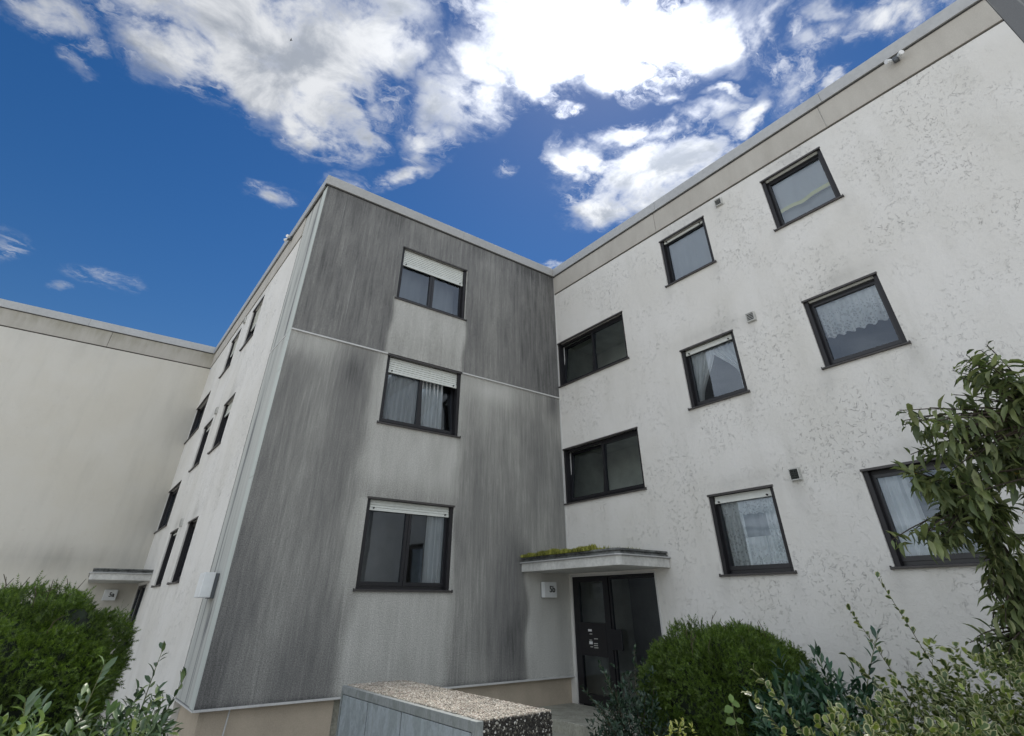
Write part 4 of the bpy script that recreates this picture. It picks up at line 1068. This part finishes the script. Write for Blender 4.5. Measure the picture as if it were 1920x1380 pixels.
def viburnum():
    r = np.random.default_rng(77)
    root = empty('viburnum', (-1.15, -7.75, ZG), 'tall leathery-leaved viburnum shading the lowest right window', 'tall shrub')
    st = MB()
    trunks = [bez((-1.15, -7.75, ZG), (-1.55, -7.95, 2.45), .0, 9, np.array((-.02, .05, 0))), bez((-1.05, -7.95, ZG), (-1.55, -8.55, 2.9), .1, 9), bez((-1.2, -8.05, ZG), (-1.9, -8.8, 3.0), .1, 9)]
    for tr in trunks: st.tube(tr, [.045-.0028*k for k in range(9)], 8)
    tips = []
    # crown masses: centre, radius, count
    for (c, ra, n) in [ ((-2.60, -8.06, 3.00), (0.27, 0.27, 0.22), 22), ((-2.46, -8.45, 3.35), (0.27, 0.27, 0.22), 22), ((-2.20, -8.74, 3.46), (0.3, 0.3, 0.25), 26), ((-2.35, -7.97, 2.66), (0.33, 0.33, 0.28), 36), ((-2.09, -8.34, 2.87), (0.38, 0.38, 0.32), 50), ((-1.74, -8.25, 2.45), (0.35, 0.35, 0.35), 40), ((-2.34, -7.54, 2.14), (0.34, 0.24, 0.08), 20), ((-2.05, -7.91, 2.33), (0.3, 0.3, 0.25), 34), ((-1.60, -8.01, 2.03), (0.25, 0.25, 0.25), 24), ((-1.43, -7.79, 1.61), (0.22, 0.22, 0.25), 30), ((-1.27, -7.62, 1.26), (0.32, 0.32, 0.25), 34), ((-1.84, -8.76, 3.16), (0.4, 0.4, 0.4), 30), ((-1.32, -8.15, 1.95), (0.3, 0.3, 0.4), 20) ]:
        for i in range(int(n*.62)):
            u = norm(r.normal(size=3)); tips.append(np.array(c)+1.12*u*np.array(ra)*r.uniform(.6, 1.0))
    P, Dv, N, S = [], [], [], []
    allp = np.array([p for tr in trunks for p in tr[2:]])
    for tp in tips:
        k = np.argmin(np.linalg.norm((allp-tp)*np.array((1, 1, 1.3))+np.array((0, 0, -.35)), axis=1)); b = allp[k]
        c = np.array(bez(b, tp, .08, 6, r.normal(0, .04, 3))); st.tube(c, [.012, .010, .008, .006, .005, .004], 5)
        tg = norm(c[5]-c[4]); tg = norm(tg+np.array((0, 0, .5)))
        for j in range(9):
            o = norm(np.cross(tg, r.normal(size=3))); q = c[5]-tg*.03*j+r.normal(0, .006, 3)
            P.append(q); Dv.append(norm(o+tg*.45+np.array((0, 0, .10-.09*j)))); N.append(norm(np.array((0, 0, 1.))+o*.4+r.normal(0, .25, 3))); S.append(r.uniform(.6, 1.1)*(.55 if j < 2 else 1))
        for j in range(5):
            t = r.uniform(1.5, 4.6); k2 = int(t); q = c[k2]*(1-t+k2)+c[k2+1]*(t-k2); o = norm(np.cross(norm(c[k2+1]-c[k2]), r.normal(size=3)))
            P.append(q); Dv.append(norm(o+np.array((0, 0, -.35)))); N.append(norm(np.array((0, 0, 1.))+r.normal(0, .3, 3))); S.append(r.uniform(.6, 1.1))
    st.build('stem', 'bark', root, fix=False)
    P, Dv, N, S = map(np.array, (P, Dv, N, S))
    leaves('foliage', 'viburnum_leaf', root, P, Dv, N, .165*S, .165*S*.38, .35, cup=1.5)
viburnum()

# ------------------------------------------------------------------ bird
dv = np.array((.0165435, .62962824, .77672041)); bpz = np.array((CX, CY, CZ))+dv*62
e = empty('bird', tuple(bpz), 'tiny dark bird gliding high in front of the big cloud', 'bird')
mb = MB(); mb.tube([bpz+(-.13, 0, 0), bpz+(-.06, 0, .0), bpz+(.04, 0, .01), bpz+(.10, .0, .0), bpz+(.14, 0, 0)], [.012, .035, .04, .022, .006], 8); b = mb.build('body', 'bird_dark', e, smooth=True)
for sg in (-1, 1):
    mb = MB(); q = lambda x, y, z: bpz+np.array((x, sg*y, z))
    mb.hexa([q(.05, .02, 0), q(-.04, .02, 0), q(-.09, .22, .03), q(-.05, .22, .03), q(.05, .02, .012), q(-.04, .02, .01), q(-.09, .22, .036), q(-.05, .22, .036)]); mb.build('wing', 'bird_dark', e)
